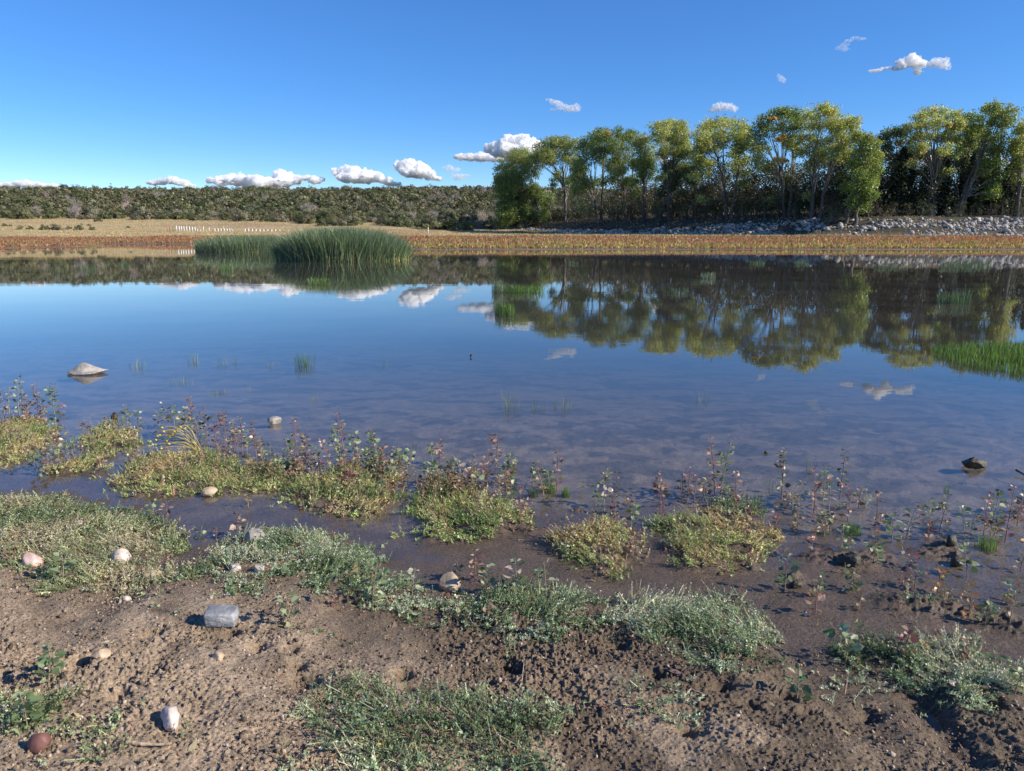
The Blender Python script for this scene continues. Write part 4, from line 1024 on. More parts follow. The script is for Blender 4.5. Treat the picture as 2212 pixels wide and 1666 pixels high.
GBR = (.12, .21, .05); GDK = (.09, .14, .065); GGY = (.18, .23, .13)
TUFTS = [(1132, 632, 88, 20, 500, GBR, 'bright green grass tuft in mid lake, wide one beside a taller wispy tuft'), (1078, 632, 32, 32, 160, GGY, 'wispy pale grass tuft at the left end of the wide green tuft in mid lake'),
 (1090, 682, 44, 34, 300, GBR, 'green grass tuft in mid lake nearer than the wide one'), (1460, 634, 58, 16, 70, GDK, 'sparse dark grass tuft in the reflection of the trees'), (1530, 602, 32, 17, 120, GGY, 'small grass tuft in front of the tree reflections, centre right'),
 (1237, 570, 28, 9, 60, GDK, 'tiny grass tuft near the far shore below the straight dark trunk'), (1635, 570, 34, 9, 80, GDK, 'flat green grass tuft near the far shore, left of a similar one'), (1733, 571, 30, 10, 80, GDK, 'flat green grass tuft near the far shore, right of a similar one'),
 (1925, 579, 60, 11, 150, GDK, 'low wide grass tuft near the far shore below the forked tree'), (2085, 575, 90, 15, 260, GDK, 'widest low grass patch near the far shore at the right'), (2060, 655, 66, 28, 300, GDK, 'rounded grey green grass tuft above the big green grass bed'),
 (690, 615, 48, 18, 160, GBR, 'green grass tuft in front of the tall reed clump'), (492, 583, 26, 16, 90, GBR, 'bright small grass tuft in front of the low reed clump'), (185, 582, 34, 16, 90, GDK, 'dull green tuft at left with a smaller one beside it'), (127, 590, 24, 15, 60, GDK, 'small dull green tuft nearest the left edge of the lake'),
 (268, 576, 22, 10, 50, GDK, 'small green tuft in the hill reflection left of the reeds'), (395, 575, 14, 8, 30, GDK, 'tiny green tuft just left of the low reed clump'), (300, 795, 46, 20, 26, GGY, 'thin scattered grass blades right of the pale rock in the lake'), (416, 784, 22, 24, 22, GGY, 'small upright group of thin blades left of the middle tuft'),
 (490, 786, 52, 20, 24, GGY, 'very sparse line of thin blades left of the bushy little tuft'), (658, 790, 42, 34, 70, GBR, 'bushy little green tuft standing in open water left of centre'), (585, 792, 20, 16, 10, GGY, 'few thin blades left of the bushy little tuft'), (472, 850, 38, 12, 36, GGY, 'low line of short blades in the water left of centre'),
 (395, 826, 50, 14, 24, GGY, 'short scattered blades in the water below the pale rock'), (535, 843, 20, 12, 10, GGY, 'few short blades right of the low line of blades'), (1105, 880, 38, 52, 26, GGY, 'tall thin blades in open water at the centre, left group'), (1165, 884, 40, 28, 22, GGY, 'thin slanting blades in open water at the centre, middle group'), (1215, 880, 44, 34, 26, GGY, 'thin upright blades in open water at the centre, right group'),
 (680, 864, 22, 20, 12, GGY, 'thin crossed blades in the water above the white flowered bank'), (832, 788, 10, 18, 6, GGY, 'single pair of thin blades in open water'), (1515, 868, 26, 26, 12, GGY, 'few thin blades far out left of the cloud reflection'), (1840, 1148, 36, 24, 160, GBR, 'compact bright green grass tuft on a mud island at the right'),
 (1185, 1058, 36, 26, 120, GBR, 'bright grass tuft at the water edge, centre, left of a pair'), (1222, 1068, 20, 22, 80, GBR, 'bright grass tuft at the water edge, centre, right of a pair'), (1152, 1068, 26, 18, 80, GDK, 'dark grass tuft left of the bright pair at the water edge'),
 (975, 1003, 24, 22, 40, GBR, 'grass tuft among seedlings at the far side of the leafy mats'), (815, 985, 26, 30, 50, GGY, 'thin grass tuft behind the leafy mats in the middle'), (1630, 1090, 50, 28, 70, GBR, 'grass tuft behind the right leafy mat'), (1665, 1055, 16, 34, 10, GGY, 'thin grey blades standing in water behind the right leafy mat'),
 (2130, 1180, 36, 26, 120, GBR, 'green grass tuft under the cluster of seedlings at the right'), (395, 905, 30, 20, 30, GGY, 'thin grass blades beside the brown clod at left'), (1750, 1010, 14, 34, 8, GGY, 'thin grey blades beside the tall red seedling at the right'), (2045, 1058, 12, 14, 20, GBR, 'tiny green sprig tuft alone in the water below the dark clod')]
for (px, py, wpx, hpx, n, col, lab) in TUFTS:
    if py < 1040: x, y, z = at_z(px, py)
    else: x, y, z = ground_at(px, py)
    S = math.hypot(x, y) / FPX; hw = wpx * S / 2
    hgt = hpx * S
    a = rng.uniform(0, 6.28, n); q = np.sqrt(rng.random(n))
    ell = .9 if wpx < 40 else .6
    bx = np.cos(a) * q * hw; by = np.sin(a) * q * hw * ell
    wd = np.clip(y * .00022, .0013, .013) * rng.uniform(.7, 1.2, n)
    s = Soup(); hh = hgt * rng.uniform(.45, 1.02, n)
    blades(s, bx, by, -.04 + 0 * bx, hh + .04, rng.normal(0, .16, (n, 2)) * hh[:, None], wd, vary(col, n, .22, .08))
    if n <= 80:
        r = empty('grass_tuft', (x, y, z), lab, 'grass tuft')
        V = np.concatenate(s.v).reshape(3, n, 4, 3); Cc = np.concatenate(s.c).reshape(3, n, 4, 3)
        for bq in range(n):
            me = mesh_np('blade', V[:, bq].reshape(-1, 3), [np.arange(12).reshape(3, 4)], M_GRASS, Cc[:, bq].reshape(-1, 3)); obj('blade', me, r)
    else:
        o = obj('grass_tuft', s.build('grass_tuft', M_GRASS), None, (x, y, z)); tag(o, lab, 'grass tuft')
# the big bed of grass at the right
gp = px_poly([(2045, 768), (2075, 782), (2120, 793), (2212, 812), (2420, 850), (2420, 745), (2212, 748), (2130, 750), (2060, 755)])
n = 9000; xs = rng.uniform(gp[:, 0].min(), gp[:, 0].max(), n); ys = rng.uniform(gp[:, 1].min(), gp[:, 1].max(), n)
dd = polydist(xs, ys, gp) + (fbm(xs * 1.5, ys * 1.5, 95, 2) - .5) * 1.2; kk = dd > 0; xs, ys, dd = xs[kk], ys[kk], dd[kk]
s = Soup(); n = len(xs); hh = (.10 + .17 * sstep(0, 1.4, dd)) * rng.uniform(.7, 1.15, n)
blades(s, xs, ys, -.05 + 0 * xs, hh + .05, rng.normal(0, .12, (n, 2)) * hh[:, None], rng.uniform(.003, .0055, n), vary((.115, .185, .045), n, .32, .09))
c0 = (float(xs.mean()), float(ys.mean()), 0)
o = obj('grass_bed', s.build('grass_bed', M_GRASS, None, c0), None, c0); tag(o, 'large bed of bright green grass standing in the lake at the right edge', 'grass bed')

# ------------------------------------------------------------------ band of rusty marsh plants and meadow grass
def field(name, lab, xr, yr, n, cond, colf, hgt, wd):
    x = rng.uniform(*xr, n); y = rng.uniform(*yr, n); k = cond(x, y); x, y = x[k], y[k]; n = len(x)
    z = H(x[None], y[None], False)[0]; k = z > .02; x, y, z = x[k], y[k], z[k]; n = len(x)
    h_ = hgt * rng.uniform(.5, 1.1, n); s = Soup(); col = colf(x, y)
    for q in range(2):
        a = rng.uniform(0, 3.14, n); sd_ = np.stack([np.cos(a), np.sin(a), 0 * a], 1) * (wd * rng.uniform(.6, 1.2, n))[:, None]
        b0 = np.stack([x, y, z - .02], 1); t0 = b0 + np.stack([rng.normal(0, .25, n) * h_, rng.normal(0, .25, n) * h_, h_], 1)
        mid = (b0 + t0) / 2
        s.quads(np.stack([b0, mid + sd_, t0, mid - sd_], 1), col)
    o = obj(name, s.build(name, M_GRASS)); tag(o, lab, name.replace('_', ' '), None, 'stuff'); return o
def rust(x, y):
    n = len(x); c = vary((.37, .20, .10), n, .3, .12)
    fr = np.where(x > -30, sstep(108, 82, y + (fbm(x * .15, y * .3, 97, 3) - .5) * 26), sstep(.5, .7, fbm(x * .1, y * .3, 98, 3)) * .5)
    yl = rng.random(n) < fr * .5; c[yl] = vary((.46, .37, .12), yl.sum(), .2, .1)
    gr = rng.random(n) < fr * .15; c[gr] = vary((.25, .29, .10), gr.sum(), .2, .1)
    return c
def nband(x, y):
    b = x > -24
    return np.where(b, (y < 114) & (y > 81), (y < 149) & (y > 127)) | ((x < -54) & (y > 78) & (y < 112))
field('marsh_plants', 'band of rusty red and yellow marsh plants along the far shore', (-115, 110), (76, 150), 150000, nband, rust, .42, .07)
def shore(x, y): return np.where(x > -24, (y < 84) & (y > 77), (y > 124) & (y < 128))
field('shore_grass', 'thin dull green growth along the far waterline', (-110, 110), (76, 130), 26000, shore, lambda x, y: vary((.27, .24, .13), len(x), .25, .12), .16, .05)
def mcond(x, y): return np.where(x > -24, (y > 114) & (x < 40 + y * .3), y > 150) & (np.abs(x) < .75 * y)
field('meadow_grass', 'dry straw coloured grass covering the meadow at the foot of the hill', (-260, 110), (112, 350), 80000, mcond, lambda x, y: vary((.52, .41, .20), len(x), .2, .08), .28, .10)
field('bank_grass', 'low green grass on the strip between the rusty plants and the stones', (0, 110), (114, 215), 30000, lambda x, y: y < np.interp(x, ROWX, ROWY) - 17, lambda x, y: vary((.17, .19, .07), len(x), .25, .1), .18, .08)

# ------------------------------------------------------------------ white fence on the far meadow
M_WHITE = mat_plain('white_paint', (.80, .79, .76), .5, .06)
M_RAIL = mat_plain('weathered_rail', (.22, .20, .20), .7, .2)
M_ORANGE = mat_plain('orange_paint', (.65, .16, .07), .6, .1)
M_WOODP = mat_plain('weathered_post', (.24, .19, .14), .8, .2)
def c6(x, y): return (500 + x * .3617) * .5422, (850 + y * .3617) * .5422
FY = 200.0
def box_between(p0, p1, w_, d_):
    s = Soup(); p0 = np.array(p0, float); p1 = np.array(p1, float); ax = p1 - p0; L_ = np.linalg.norm(ax); ax /= L_
    sd_ = np.cross(ax, [0, 1, 0]); sd_ /= np.linalg.norm(sd_); fw = np.cross(ax, sd_)
    cs = [(-1, -1), (1, -1), (1, 1), (-1, 1)]
    v = [p + sd_ * a * w_ / 2 + fw * b * d_ / 2 for p in (p0, p1) for a, b in cs]
    f = [[0, 1, 2, 3], [7, 6, 5, 4]] + [[i, i + 4, (i + 1) % 4 + 4, (i + 1) % 4] for i in range(4)]
    return np.array(v), f
def fpanel(lab, posts, rails):
    P = []
    for (xt, yt, xb, yb) in posts:
        a = np.array(at_y(*c6(xb, yb), FY)); b = np.array(at_y(*c6(xt, yt), FY)); P.append((a, b))
    o0 = P[0][0]
    r = empty('white_fence', tuple(o0), lab, 'fence')
    for a, b in P:
        a2 = a.copy(); a2[2] = min(a[2], hz(a[0], FY)) - .1
        v, f = box_between(a2 - o0, b - o0, .24, .14); me = mesh_np('post', v, [np.array(f)], M_WHITE); obj('post', me, r)
    for fr in rails:
        a = P[0][0] + (P[0][1] - P[0][0]) * fr; b = P[-1][0] + (P[-1][1] - P[-1][0]) * fr
        off = np.array([0, .09, 0])
        v, f = box_between(a - o0 + off, b - o0 + off, .10, .05); obj('rail', mesh_np('rail', v, [np.array(f)], M_RAIL), r)
    return r
fpanel('left section of the white posted fence on the far meadow, sinking to the right', [(560, 138, 563, 195), (588, 141, 594, 197), (613, 143, 620, 198), (640, 144, 648, 199), (670, 145, 677, 203), (702, 147, 709, 206), (734, 150, 741, 208), (762, 152, 769, 210)], (.3, .62, .88))
fpanel('middle section of the white posted fence with its last post fallen outward', [(982, 166, 988, 223), (1018, 165, 1024, 224), (1050, 166, 1056, 226), (1084, 168, 1092, 228), (1115, 168, 1126, 222), (1142, 168, 1158, 222), (1163, 170, 1200, 222)], (.3, .62, .88))
fpanel('right section of the white posted fence, partly hidden by the reeds', [(1316, 170, 1320, 235), (1355, 170, 1358, 236), (1397, 171, 1399, 238), (1437, 172, 1440, 240), (1480, 174, 1482, 242), (1523, 177, 1525, 243), (1567, 177, 1569, 244), (1611, 178, 1612, 245), (1653, 178, 1655, 246), (1699, 180, 1700, 247)], (.3, .62, .88))
for (xt, yt, xb, yb, m, lab, nm) in [(858, 146, 860, 214, M_WHITE, 'lone upright white post in the gap of the broken fence, left of another', 'fence_post'), (920, 155, 923, 220, M_WHITE, 'lone upright white post just left of the middle fence section', 'fence_post'),
        (888, 188, 893, 216, M_WHITE, 'short leaning white stub between two upright posts', 'fence_post'), (790, 172, 801, 210, M_WHITE, 'fallen white post leaning at the end of the left fence section', 'fence_post'), (824, 180, 829, 208, M_WHITE, 'short white stub in the gap right of the fallen post', 'fence_post'),
        (1275, 212, 1277, 234, M_WHITE, 'short white post at the near end of the right fence section', 'fence_post'), (1797, 180, 1799, 205, M_WHITE, 'white post end sticking up behind the reeds', 'fence_post'), (960, 175, 963, 215, M_ORANGE, 'orange marker post beside the middle fence section', 'marker_post'),
        (460, 150, 463, 192, M_ORANGE, 'orange marker post left of the white fence', 'marker_post'), (485, 148, 488, 188, M_WOODP, 'weathered wooden post between the orange marker and the white fence', 'wooden_post'), (522, 145, 525, 188, M_WOODP, 'weathered wooden post next to the white fence', 'wooden_post')]:
    a = np.array(at_y(*c6(xb, yb), FY)); b = np.array(at_y(*c6(xt, yt), FY)); a[2] = min(a[2], hz(a[0], FY)) - .1
    v, f = box_between(a - a, b - a, .16, .12); o = obj(nm, mesh_np(nm, v, [np.array(f)], m), None, tuple(a)); tag(o, lab, 'post')
x, y, z = on_far(925, 508); 
v, f = box_between((0, 0, -.2), (.02, 0, 1.6), .14, .1); o = obj('wooden_post', mesh_np('wooden_post', v, [np.array(f)], M_WHITE), None, (x, y, z)); tag(o, 'thin pale post standing alone at the edge of the tree shadow', 'post')
for i, px in enumerate((340, 357, 378, 400, 420, 441, 462, 484, 505, 527, 548, 569, 590, 612, 633)):
    x, y, z = on_far(px * .87 - 0, 471 + i * .9)
    v, f = box_between((0, 0, -.2), (.03, 0, 1.25), .10, .1); o = obj('wire_fence_post', mesh_np('wire_fence_post', v, [np.array(f)], M_WOODP), None, (x, y, z)); tag(o, 'thin wooden stake in the line running down the meadow above the white fence', 'post', 'stakes of the meadow fence line')

# ------------------------------------------------------------------ rocks in the foreground
MR = {'grey': mat_rock('grey_stone', (.16, .17, .18), (.40, .40, .40), (.27, .28, .29), 14, .75, .004),
      'tan': mat_rock('tan_stone', (.30, .22, .14), (.62, .50, .37), (.50, .38, .26), 10, .8, .004),
      'pale': mat_rock('pale_stone', (.42, .34, .30), (.74, .64, .57), (.62, .52, .46), 12, .75, .003),
      'pink': mat_rock('pink_stone', (.45, .22, .19), (.78, .62, .55), (.62, .42, .37), 16, .7, .003),
      'lakerock': mat_rock('lake_stone', (.20, .18, .16), (.48, .43, .38), (.34, .31, .28), 7, .85, .01),
      'red': mat_rock('red_stone', (.13, .055, .045), (.22, .10, .08), None, 10, .6, .003),
      'mud': mat_rock('muddy_clod', (.03, .025, .018), (.10, .085, .05), (.05, .045, .03), 22, .5, .01)}
def rock(px, py, wpx, hpx, mat, lab, seed, dep=.75, ang=0., sink=.22, name='rock', cuts=7, rough=.22, sub=4, tilt=0, box=0, ridge=0):
    x, y, z = ground_at(px, py)
    S = math.hypot(x, y, EYE - z) / FPX
    v, f = rock_v(sub, seed, cuts, rough)
    if box:
        v, f = ICO[5]; v = v * (1 / np.abs(v).max(1)[:, None]) ** box * .86
        v[:, 0] -= .05 * v[:, 2]; v[:, 2] -= .06 * v[:, 0]; v *= 1 + .16 * noise3(v, seed, 1.4)[:, None] + .13 * noise3(v, seed, 6, 4)[:, None]
    if ridge:
        v[:, 2] = np.where(v[:, 2] > 0, v[:, 2] * np.clip(1.35 - 1.15 * np.abs(v[:, 0] + .2), .15, 2) * np.clip(1.15 - .9 * np.abs(v[:, 1]), .2, 2), v[:, 2] * .5)
        v *= 1 + .12 * noise3(v, 9, 5, 4)[:, None]
    if name == 'mud_clod': v *= 1 + .55 * noise3(v, seed % 50, 5.0, 4)[:, None]
    wv = wpx * S / 2 * .88; el = math.atan2(EYE - z, y); hv = max(.3 * wv, (hpx * S - 2 * wv * dep * math.sin(el) * .75) / math.cos(el) * .8)
    v = v * np.array([wv, wv * dep, hv])
    o = obj(name, mesh_np(name, v, [f], MR[mat], None, True), None, (x, y, z + hv * (1 - sink * 2)))
    o.rotation_euler = (0, tilt, ang); tag(o, lab, 'clod' if name == 'mud_clod' else 'rock'); return o
rock(187, 807, 92, 24, 'lakerock', 'large pale brown rock with a ridge standing alone in the lake at left', 11, .6, .15, .34, cuts=7, ridge=1)
rock(594, 914, 36, 15, 'lakerock', 'small rounded grey rock in the water behind the leafy mats', 12, .8, 0, .15, cuts=3)
rock(2106, 1009, 50, 22, 'mud', 'dark lumpy clod crusted with weed standing in the water at the right', 13, .8, 0, .15, 'mud_clod')
rock(480, 1343, 78, 36, 'grey', 'blue grey squarish stone lying on the brown soil left of centre', 14, .75, .12, .12, tilt=.05, box=.8)
rock(265, 1216, 42, 30, 'pale', 'white stone with a pink base inside the left green mat', 25, .8, .3, .2)
rock(72, 1222, 44, 30, 'pink', 'pink and white streaked stone at the left edge mat', 16, .8, -.3, .2)
rock(330, 1250, 50, 22, 'tan', 'flat tan stone just below the white one in the left mat', 17, .7, -.2, .25)
rock(376, 1247, 30, 15, 'tan', 'small orange brown stone right of the flat tan one', 18, .7, .2, .25)
rock(552, 1168, 44, 28, 'lakerock', 'rounded grey rock half buried in the white flowered mat by the water', 19, .8, 0, .2, cuts=3)
rock(453, 1069, 38, 18, 'tan', 'flat smooth reddish stone at the water edge of the leafy mat', 20, .55, .25, .25, cuts=3)
rock(352, 1041, 12, 14, 'tan', 'small oval stone lying in the yellow green leafy mat', 21, .8, 0, .2, cuts=3)
rock(972, 1275, 52, 40, 'tan', 'knobbly tan rock at the water edge in the middle', 22, .8, .1, .2)
rock(967, 1292, 14, 12, 'red', 'small rusty pebble tucked under the tan rock', 23, .8, 0, .2)
rock(368, 1562, 36, 50, 'pale', 'pale pinkish stone leaning in the gravel at the bottom left', 24, 1.7, .6, .28, cuts=9, rough=.45)
rock(218, 1422, 40, 22, 'tan', 'whitish yellow kidney shaped stone on the soil at left', 35, .6, .3, .25)
rock(474, 1422, 30, 18, 'tan', 'dull yellow stone half buried in the soil below the grey one', 26, .7, 0, .3)
rock(88, 1618, 44, 36, 'red', 'dark red brown stone at the bottom left behind blurred stems', 20, .8, 0, .3, cuts=3)
rock(508, 1232, 28, 18, 'pale', 'small greyish pink stone in the middle of the second green mat, left', 28, .8, 0, .2)
rock(560, 1235, 30, 18, 'pale', 'small greyish pink stone in the second green mat, right of a similar one', 29, .8, 0, .2)
rock(175, 1140, 20, 14, 'pale', 'grey white pebble deep in the left green mat', 30, .8, 0, .2)
rock(275, 1300, 20, 14, 'pale', 'small rounded pale stone at the lower edge of the left mat', 31, .8, 0, .2)
rock(1128, 1495, 16, 12, 'tan', 'small round brown pebble on the bare soil at the centre', 32, .8, 0, .2)
rock(2055, 1178, 22, 18, 'mud', 'small glossy mud clod on the mud island at the right', 34, .8, 0, .15, 'mud_clod', sub=3)
rock(2068, 1207, 26, 18, 'mud', 'small dark clod at the foot of the mud island at the right', 36, .8, 0, .15, 'mud_clod', sub=3)
rock(1720, 1255, 30, 18, 'mud', 'dark rough clod beside a leafy seedling in the shallow water', 37, .8, 0, .15, 'mud_clod', sub=4)
rock(1840, 1215, 58, 26, 'mud', 'largest dark crumbly clod in the shallows at the right', 38, .7, 0, .2, 'mud_clod')
rock(248, 905, 20, 12, 'mud', 'small brown clod poking out of the water left of the yellow flowers', 39, .8, 0, .2, 'mud_clod', sub=3)
rock(1655, 980, 10, 6, 'mud', 'tiny dark clod breaking the water surface at centre right', 40, .8, 0, .2, 'mud_clod', sub=3)
#rock(850, 880, 24, 8, 'mud', 'dark low stone just under the water surface in the middle', 41, .8, 0, .3, 'mud_clod', sub=3)
rock(1740, 1330, 8, 8, 'pale', 'tiny white pebble in the mud at right of the big green mat', 42, .8, 0, .2, sub=2)

# pebbles and crumbs of soil, uncountable
def pebbles():
    n = 150000; u = rng.uniform(-2.4, 2.6, n); y = rng.uniform(1.5, 4.2, n)
    shore_ = np.interp(u, NSX, NSY); k = (y < shore_ - .08) & (rng.random(n) < (.35 + .65 * sstep(.6, -.6, u)) * (1.15 - .25 * y) * (.25 + 1.1 * sstep(.35, .65, fbm(u * 3, y * 3, 88, 4))))
    x = u[k]; y = y[k]; n = len(x); z = H(x[None], y[None])[0]
    v0, f0 = ICO[1]; sz = np.clip(rng.lognormal(-6.05, .5, n), .0013, .009)
    jit = 1 + .35 * (rng.random((n, len(v0), 1)) - .5)
    v = v0[None] * (1 + .8 * (rng.random((n, len(v0), 1)) - .5)) * (sz[:, None] * rng.uniform(.7, 1.4, (n, 3)))[:, None, :] + np.stack([x, y, z + sz * .35], 1)[:, None]
    f = f0[None] + (np.arange(n) * len(v0))[:, None, None]
    pal = np.array([(.30, .22, .155), (.20, .145, .10), (.46, .37, .29), (.12, .085, .06), (.15, .11, .075), (.24, .175, .12)]); c = pal[rng.integers(0, 6, n)] * rng.uniform(.7, 1.2, (n, 1))
    o = obj('pebbles', mesh_np('pebbles', v.reshape(-1, 3), [f.reshape(-1, 3)], M_STEM, np.repeat(c, len(v0), 0))); tag(o, 'tiny pebbles and crumbs strewn over the brown soil', 'pebbles', None, 'stuff')
pebbles()

def litter():
    n = 1500; x = rng.uniform(-2.2, 2.4, n); y = rng.uniform(1.5, 4.4, n); k = y < np.interp(x, NSX, NSY) - .03; x, y = x[k], y[k]; n = len(x); z = H(x[None], y[None])[0] + .002
    a = rng.uniform(0, 6.28, n); L_ = rng.lognormal(-4.1, .5, n); d = np.stack([np.cos(a), np.sin(a), rng.normal(0, .25, n)], 1) * L_[:, None]; w_ = np.stack([-np.sin(a), np.cos(a), 0 * a], 1) * np.where(rng.random(n) < .3, L_ * .3, .0009)[:, None]
    p = np.stack([x, y, z], 1); s = Soup(); s.quads(np.stack([p - d, p + w_, p + d, p - w_], 1), vary((.42, .31, .19), n, .35, .1))
    o = obj('dry_litter', s.build('dry_litter', M_MAT)); tag(o, 'bits of dry straw and dead leaf lying on the soil', 'litter', None, 'stuff')
litter()

# sticks
def stick(pts, r, lab, col, name='stick'):
    P = np.array([np.array(ground_at(a, b)) + [0, 0, r + dz] for a, b, dz in pts]); o0 = P[0].copy(); s = Soup()
    n = len(P); tt = np.linspace(0, n - 1, n * 5); Q = np.stack([np.interp(tt, np.arange(n), P[:, i]) for i in range(3)], 1); Q += rng.normal(0, r * .15, Q.shape)
    s.tube(Q - o0, r * (1 - .5 * np.linspace(0, 1, len(Q))) * (1 + .2 * rng.normal(size=len(Q)).clip(-1, 1)), np.array(col), 7)
    o = obj(name, s.build(name, M_STEM, smooth=True), None, tuple(o0)); tag(o, lab, 'stick')
stick([(275, 1608, 0), (300, 1614, .004), (330, 1616, .004), (375, 1612, .002)], .007, 'pale dry stick lying on the gravel at the bottom left', (.42, .32, .23))
stick([(1475, 1510, 0), (1492, 1493, .006), (1520, 1497, .0)], .003, 'thin pale forked twig on the soil right of the sparse mat', (.50, .40, .32), 'twig')
stick([(1122, 1490, 0), (1128, 1470, .01), (1132, 1432, .005)], .0025, 'thin pale straw standing up from the soil in the centre', (.48, .36, .26), 'twig')
stick([(1825, 1502, 0), (1830, 1480, .04)], .002, 'thin reddish bare stem sticking up from the right hand soil', (.42, .26, .20), 'twig')
stick([(2050 + 145, 1024, .02), (2212, 1031, .01), (2250, 1040, .0)], .008, 'dark wet stick poking into the right edge over the water', (.10, .08, .06))

# ------------------------------------------------------------------ creeping mats
def mat_patch(poly, n_per, Lr, cols, flower, up, seed, s, leafs=(.0045, .0085), nleaf=13, edge=.10, brown=.05):
    x0, y0 = poly.min(0) - .05; x1, y1 = poly.max(0) + .05
    n = int((x1 - x0) * (y1 - y0) * n_per)
    x = rng.uniform(x0, x1, n); y = rng.uniform(y0, y1, n)
    d = matd(x, y, poly)
    d = d + .06 * (rng.random(n) < .12)
    gap = fbm(x * 9, y * 9, seed + 5, 2)
    hole = fbm(x * 15, y * 15, seed + 6, 2)
    k = (rng.random(len(d)) < sstep(-.05, .11, d)) & (gap > .30) & ((hole > .40) | ((d > .15) & (hole > .30))); x, y, d = x[k], y[k], d[k]; n = len(x)
    if n == 0: return
    z = H(x[None], y[None])[0]
    k = z > -.06; x, y, d, z = x[k], y[k], d[k], z[k]; n = len(x)
    z = np.maximum(z, -.004)
    dirn = fbm(x * 3, y * 3, seed + 9, 2) * 9 + rng.normal(0, .9, n)
    L_ = rng.uniform(*Lr, n) * (.6 + .6 * sstep(0, .2, d)); el = np.clip(rng.normal(up, .25, n), .05, 1.35)
    dv = np.stack([np.cos(dirn) * np.cos(el), np.sin(dirn) * np.cos(el), np.sin(el)], 1)
    p0 = np.stack([x, y, z], 1); p2 = p0 + dv * L_[:, None] + np.array([0, 0, 1]) * (L_ * rng.uniform(0, .35, n))[:, None]
    p1 = p0 + np.stack([np.cos(dirn), np.sin(dirn), np.full(n, .5)], 1) * (L_ * .45)[:, None]
    tone = fbm(x * 4, y * 4, seed + 13, 3)
    ci = np.clip(((tone - .5) * 2.2 + .5 + rng.normal(0, .16, n)), 0, .999)
    cols = np.array(cols); idx = ci * (len(cols) - 1); lo = idx.astype(int); fr = (idx - lo)[:, None]
    base = cols[lo] * (1 - fr) + cols[np.minimum(lo + 1, len(cols) - 1)] * fr
    base *= np.exp(rng.normal(-.05, .3, (n, 1)))
    br_ = rng.random(n) < brown; base[br_] = vary((.34, .23, .15), br_.sum(), .25, .12)
    # stems
    for a, b in ((0, .5), (.5, 1)):
        qa = (1 - a) ** 2 * p0 + 2 * a * (1 - a) * p1 + a * a * p2; qb = (1 - b) ** 2 * p0 + 2 * b * (1 - b) * p1 + b * b * p2
        sd_ = np.cross(dv, rand_unit(n)); sd_ *= .0009 / (np.linalg.norm(sd_, axis=1)[:, None] + 1e-9)
        s.quads(np.stack([qa - sd_, qa + sd_, qb + sd_, qb - sd_], 1), base * np.array([1.1, .9, .8]))
    for q in range(nleaf):
        t = np.full(n, (q + .8) / nleaf) + rng.uniform(-.03, .03, n); t = t[:, None]
        c = (1 - t) ** 2 * p0 + 2 * t * (1 - t) * p1 + t * t * p2
        tg = 2 * (1 - t) * (p1 - p0) + 2 * t * (p2 - p1); tg /= np.linalg.norm(tg, axis=1)[:, None] + 1e-9
        o_ = np.cross(tg, rand_unit(n)); o_ /= np.linalg.norm(o_, axis=1)[:, None] + 1e-9
        sz = rng.uniform(*leafs, n)[:, None] * (1.15 - .5 * t)
        ax = o_ * .85 + tg * .55 + np.array([0, 0, .15]); ax /= np.linalg.norm(ax, axis=1)[:, None]
        sd_ = np.cross(ax, tg + rng.normal(0, .25, (n, 3))); sd_ /= np.linalg.norm(sd_, axis=1)[:, None] + 1e-9
        a0 = c; a1 = c + ax * sz * 2
        s.quads(np.stack([a0, c + ax * sz + sd_ * sz * .5, a1, c + ax * sz - sd_ * sz * .5], 1), base * np.exp(rng.normal(0, .16, (n, 1))))
    k = rng.random(n) < flower; m = k.sum()
    if m:
        c = p2[k] + rng.normal(0, .002, (m, 3)); s.quads(leaf_quads(c, rng.uniform(.0022, .0042, m), 1.0, 1.0), vary((.62, .58, .66), m, .12, .05))
        c = p2[k] + rng.normal(0, .003, (m, 3)); s.quads(leaf_quads(c, rng.uniform(.0018, .0032, m), 1.0, .3), vary((.52, .45, .62), m, .12, .05))
GM = [(.14, .21, .10), (.26, .35, .19), (.40, .48, .31), (.52, .56, .40)]
GA = [(.14, .20, .09), (.27, .34, .17), (.39, .43, .25), (.44, .41, .27)]
GW = [(.20, .29, .10), (.36, .45, .17), (.50, .54, .24), (.50, .42, .22)]
BLAB = {'A': 'broad olive green creeping mat at the left edge holding the white and pink stones', 'B': 'green creeping mat with many white flowers around the half buried grey rock', 'B2': 'thin trailing green stems below the white flowered mat',
        'C': 'grey green creeping mat at the water edge right of the tan rock', 'D': 'bright thick frosty green mat at the water edge in the middle right', 'E': 'loose grey green mat along the bottom edge of the photo', 'F': 'blurred yellow green stems in the bottom left corner',
        'G': 'dark green creeping mat at the right edge under leafy seedlings', 'H': 'small patch of creeping green on the soil right of the bright frosty mat', 'I': 'thin open grey green mat on bare soil below the bright frosty one'}
for kx, poly in BANKW.items():
    s = Soup(); dens = {'I': 900, 'B2': 1100, 'H': 1100, 'E': 2900, 'F': 3800}.get(kx, 4300)
    mat_patch(poly, dens, (.05, .11) if kx in 'EFD' else (.045, .09), GA if kx in 'AF' else GM, .16 if kx in ('B', 'C', 'D') else .09, (.33 if kx != 'D' else .46), 200 + ord(kx[0]), s, edge=.09)
    if s.n:
        c0 = (float(poly[:, 0].mean()), float(poly[:, 1].mean()), 0)
        o = obj('ground_cover', s.build('ground_cover', M_MAT, None, c0), None, c0); tag(o, BLAB[kx], 'ground cover', 'creeping green mats on the near bank', 'stuff')
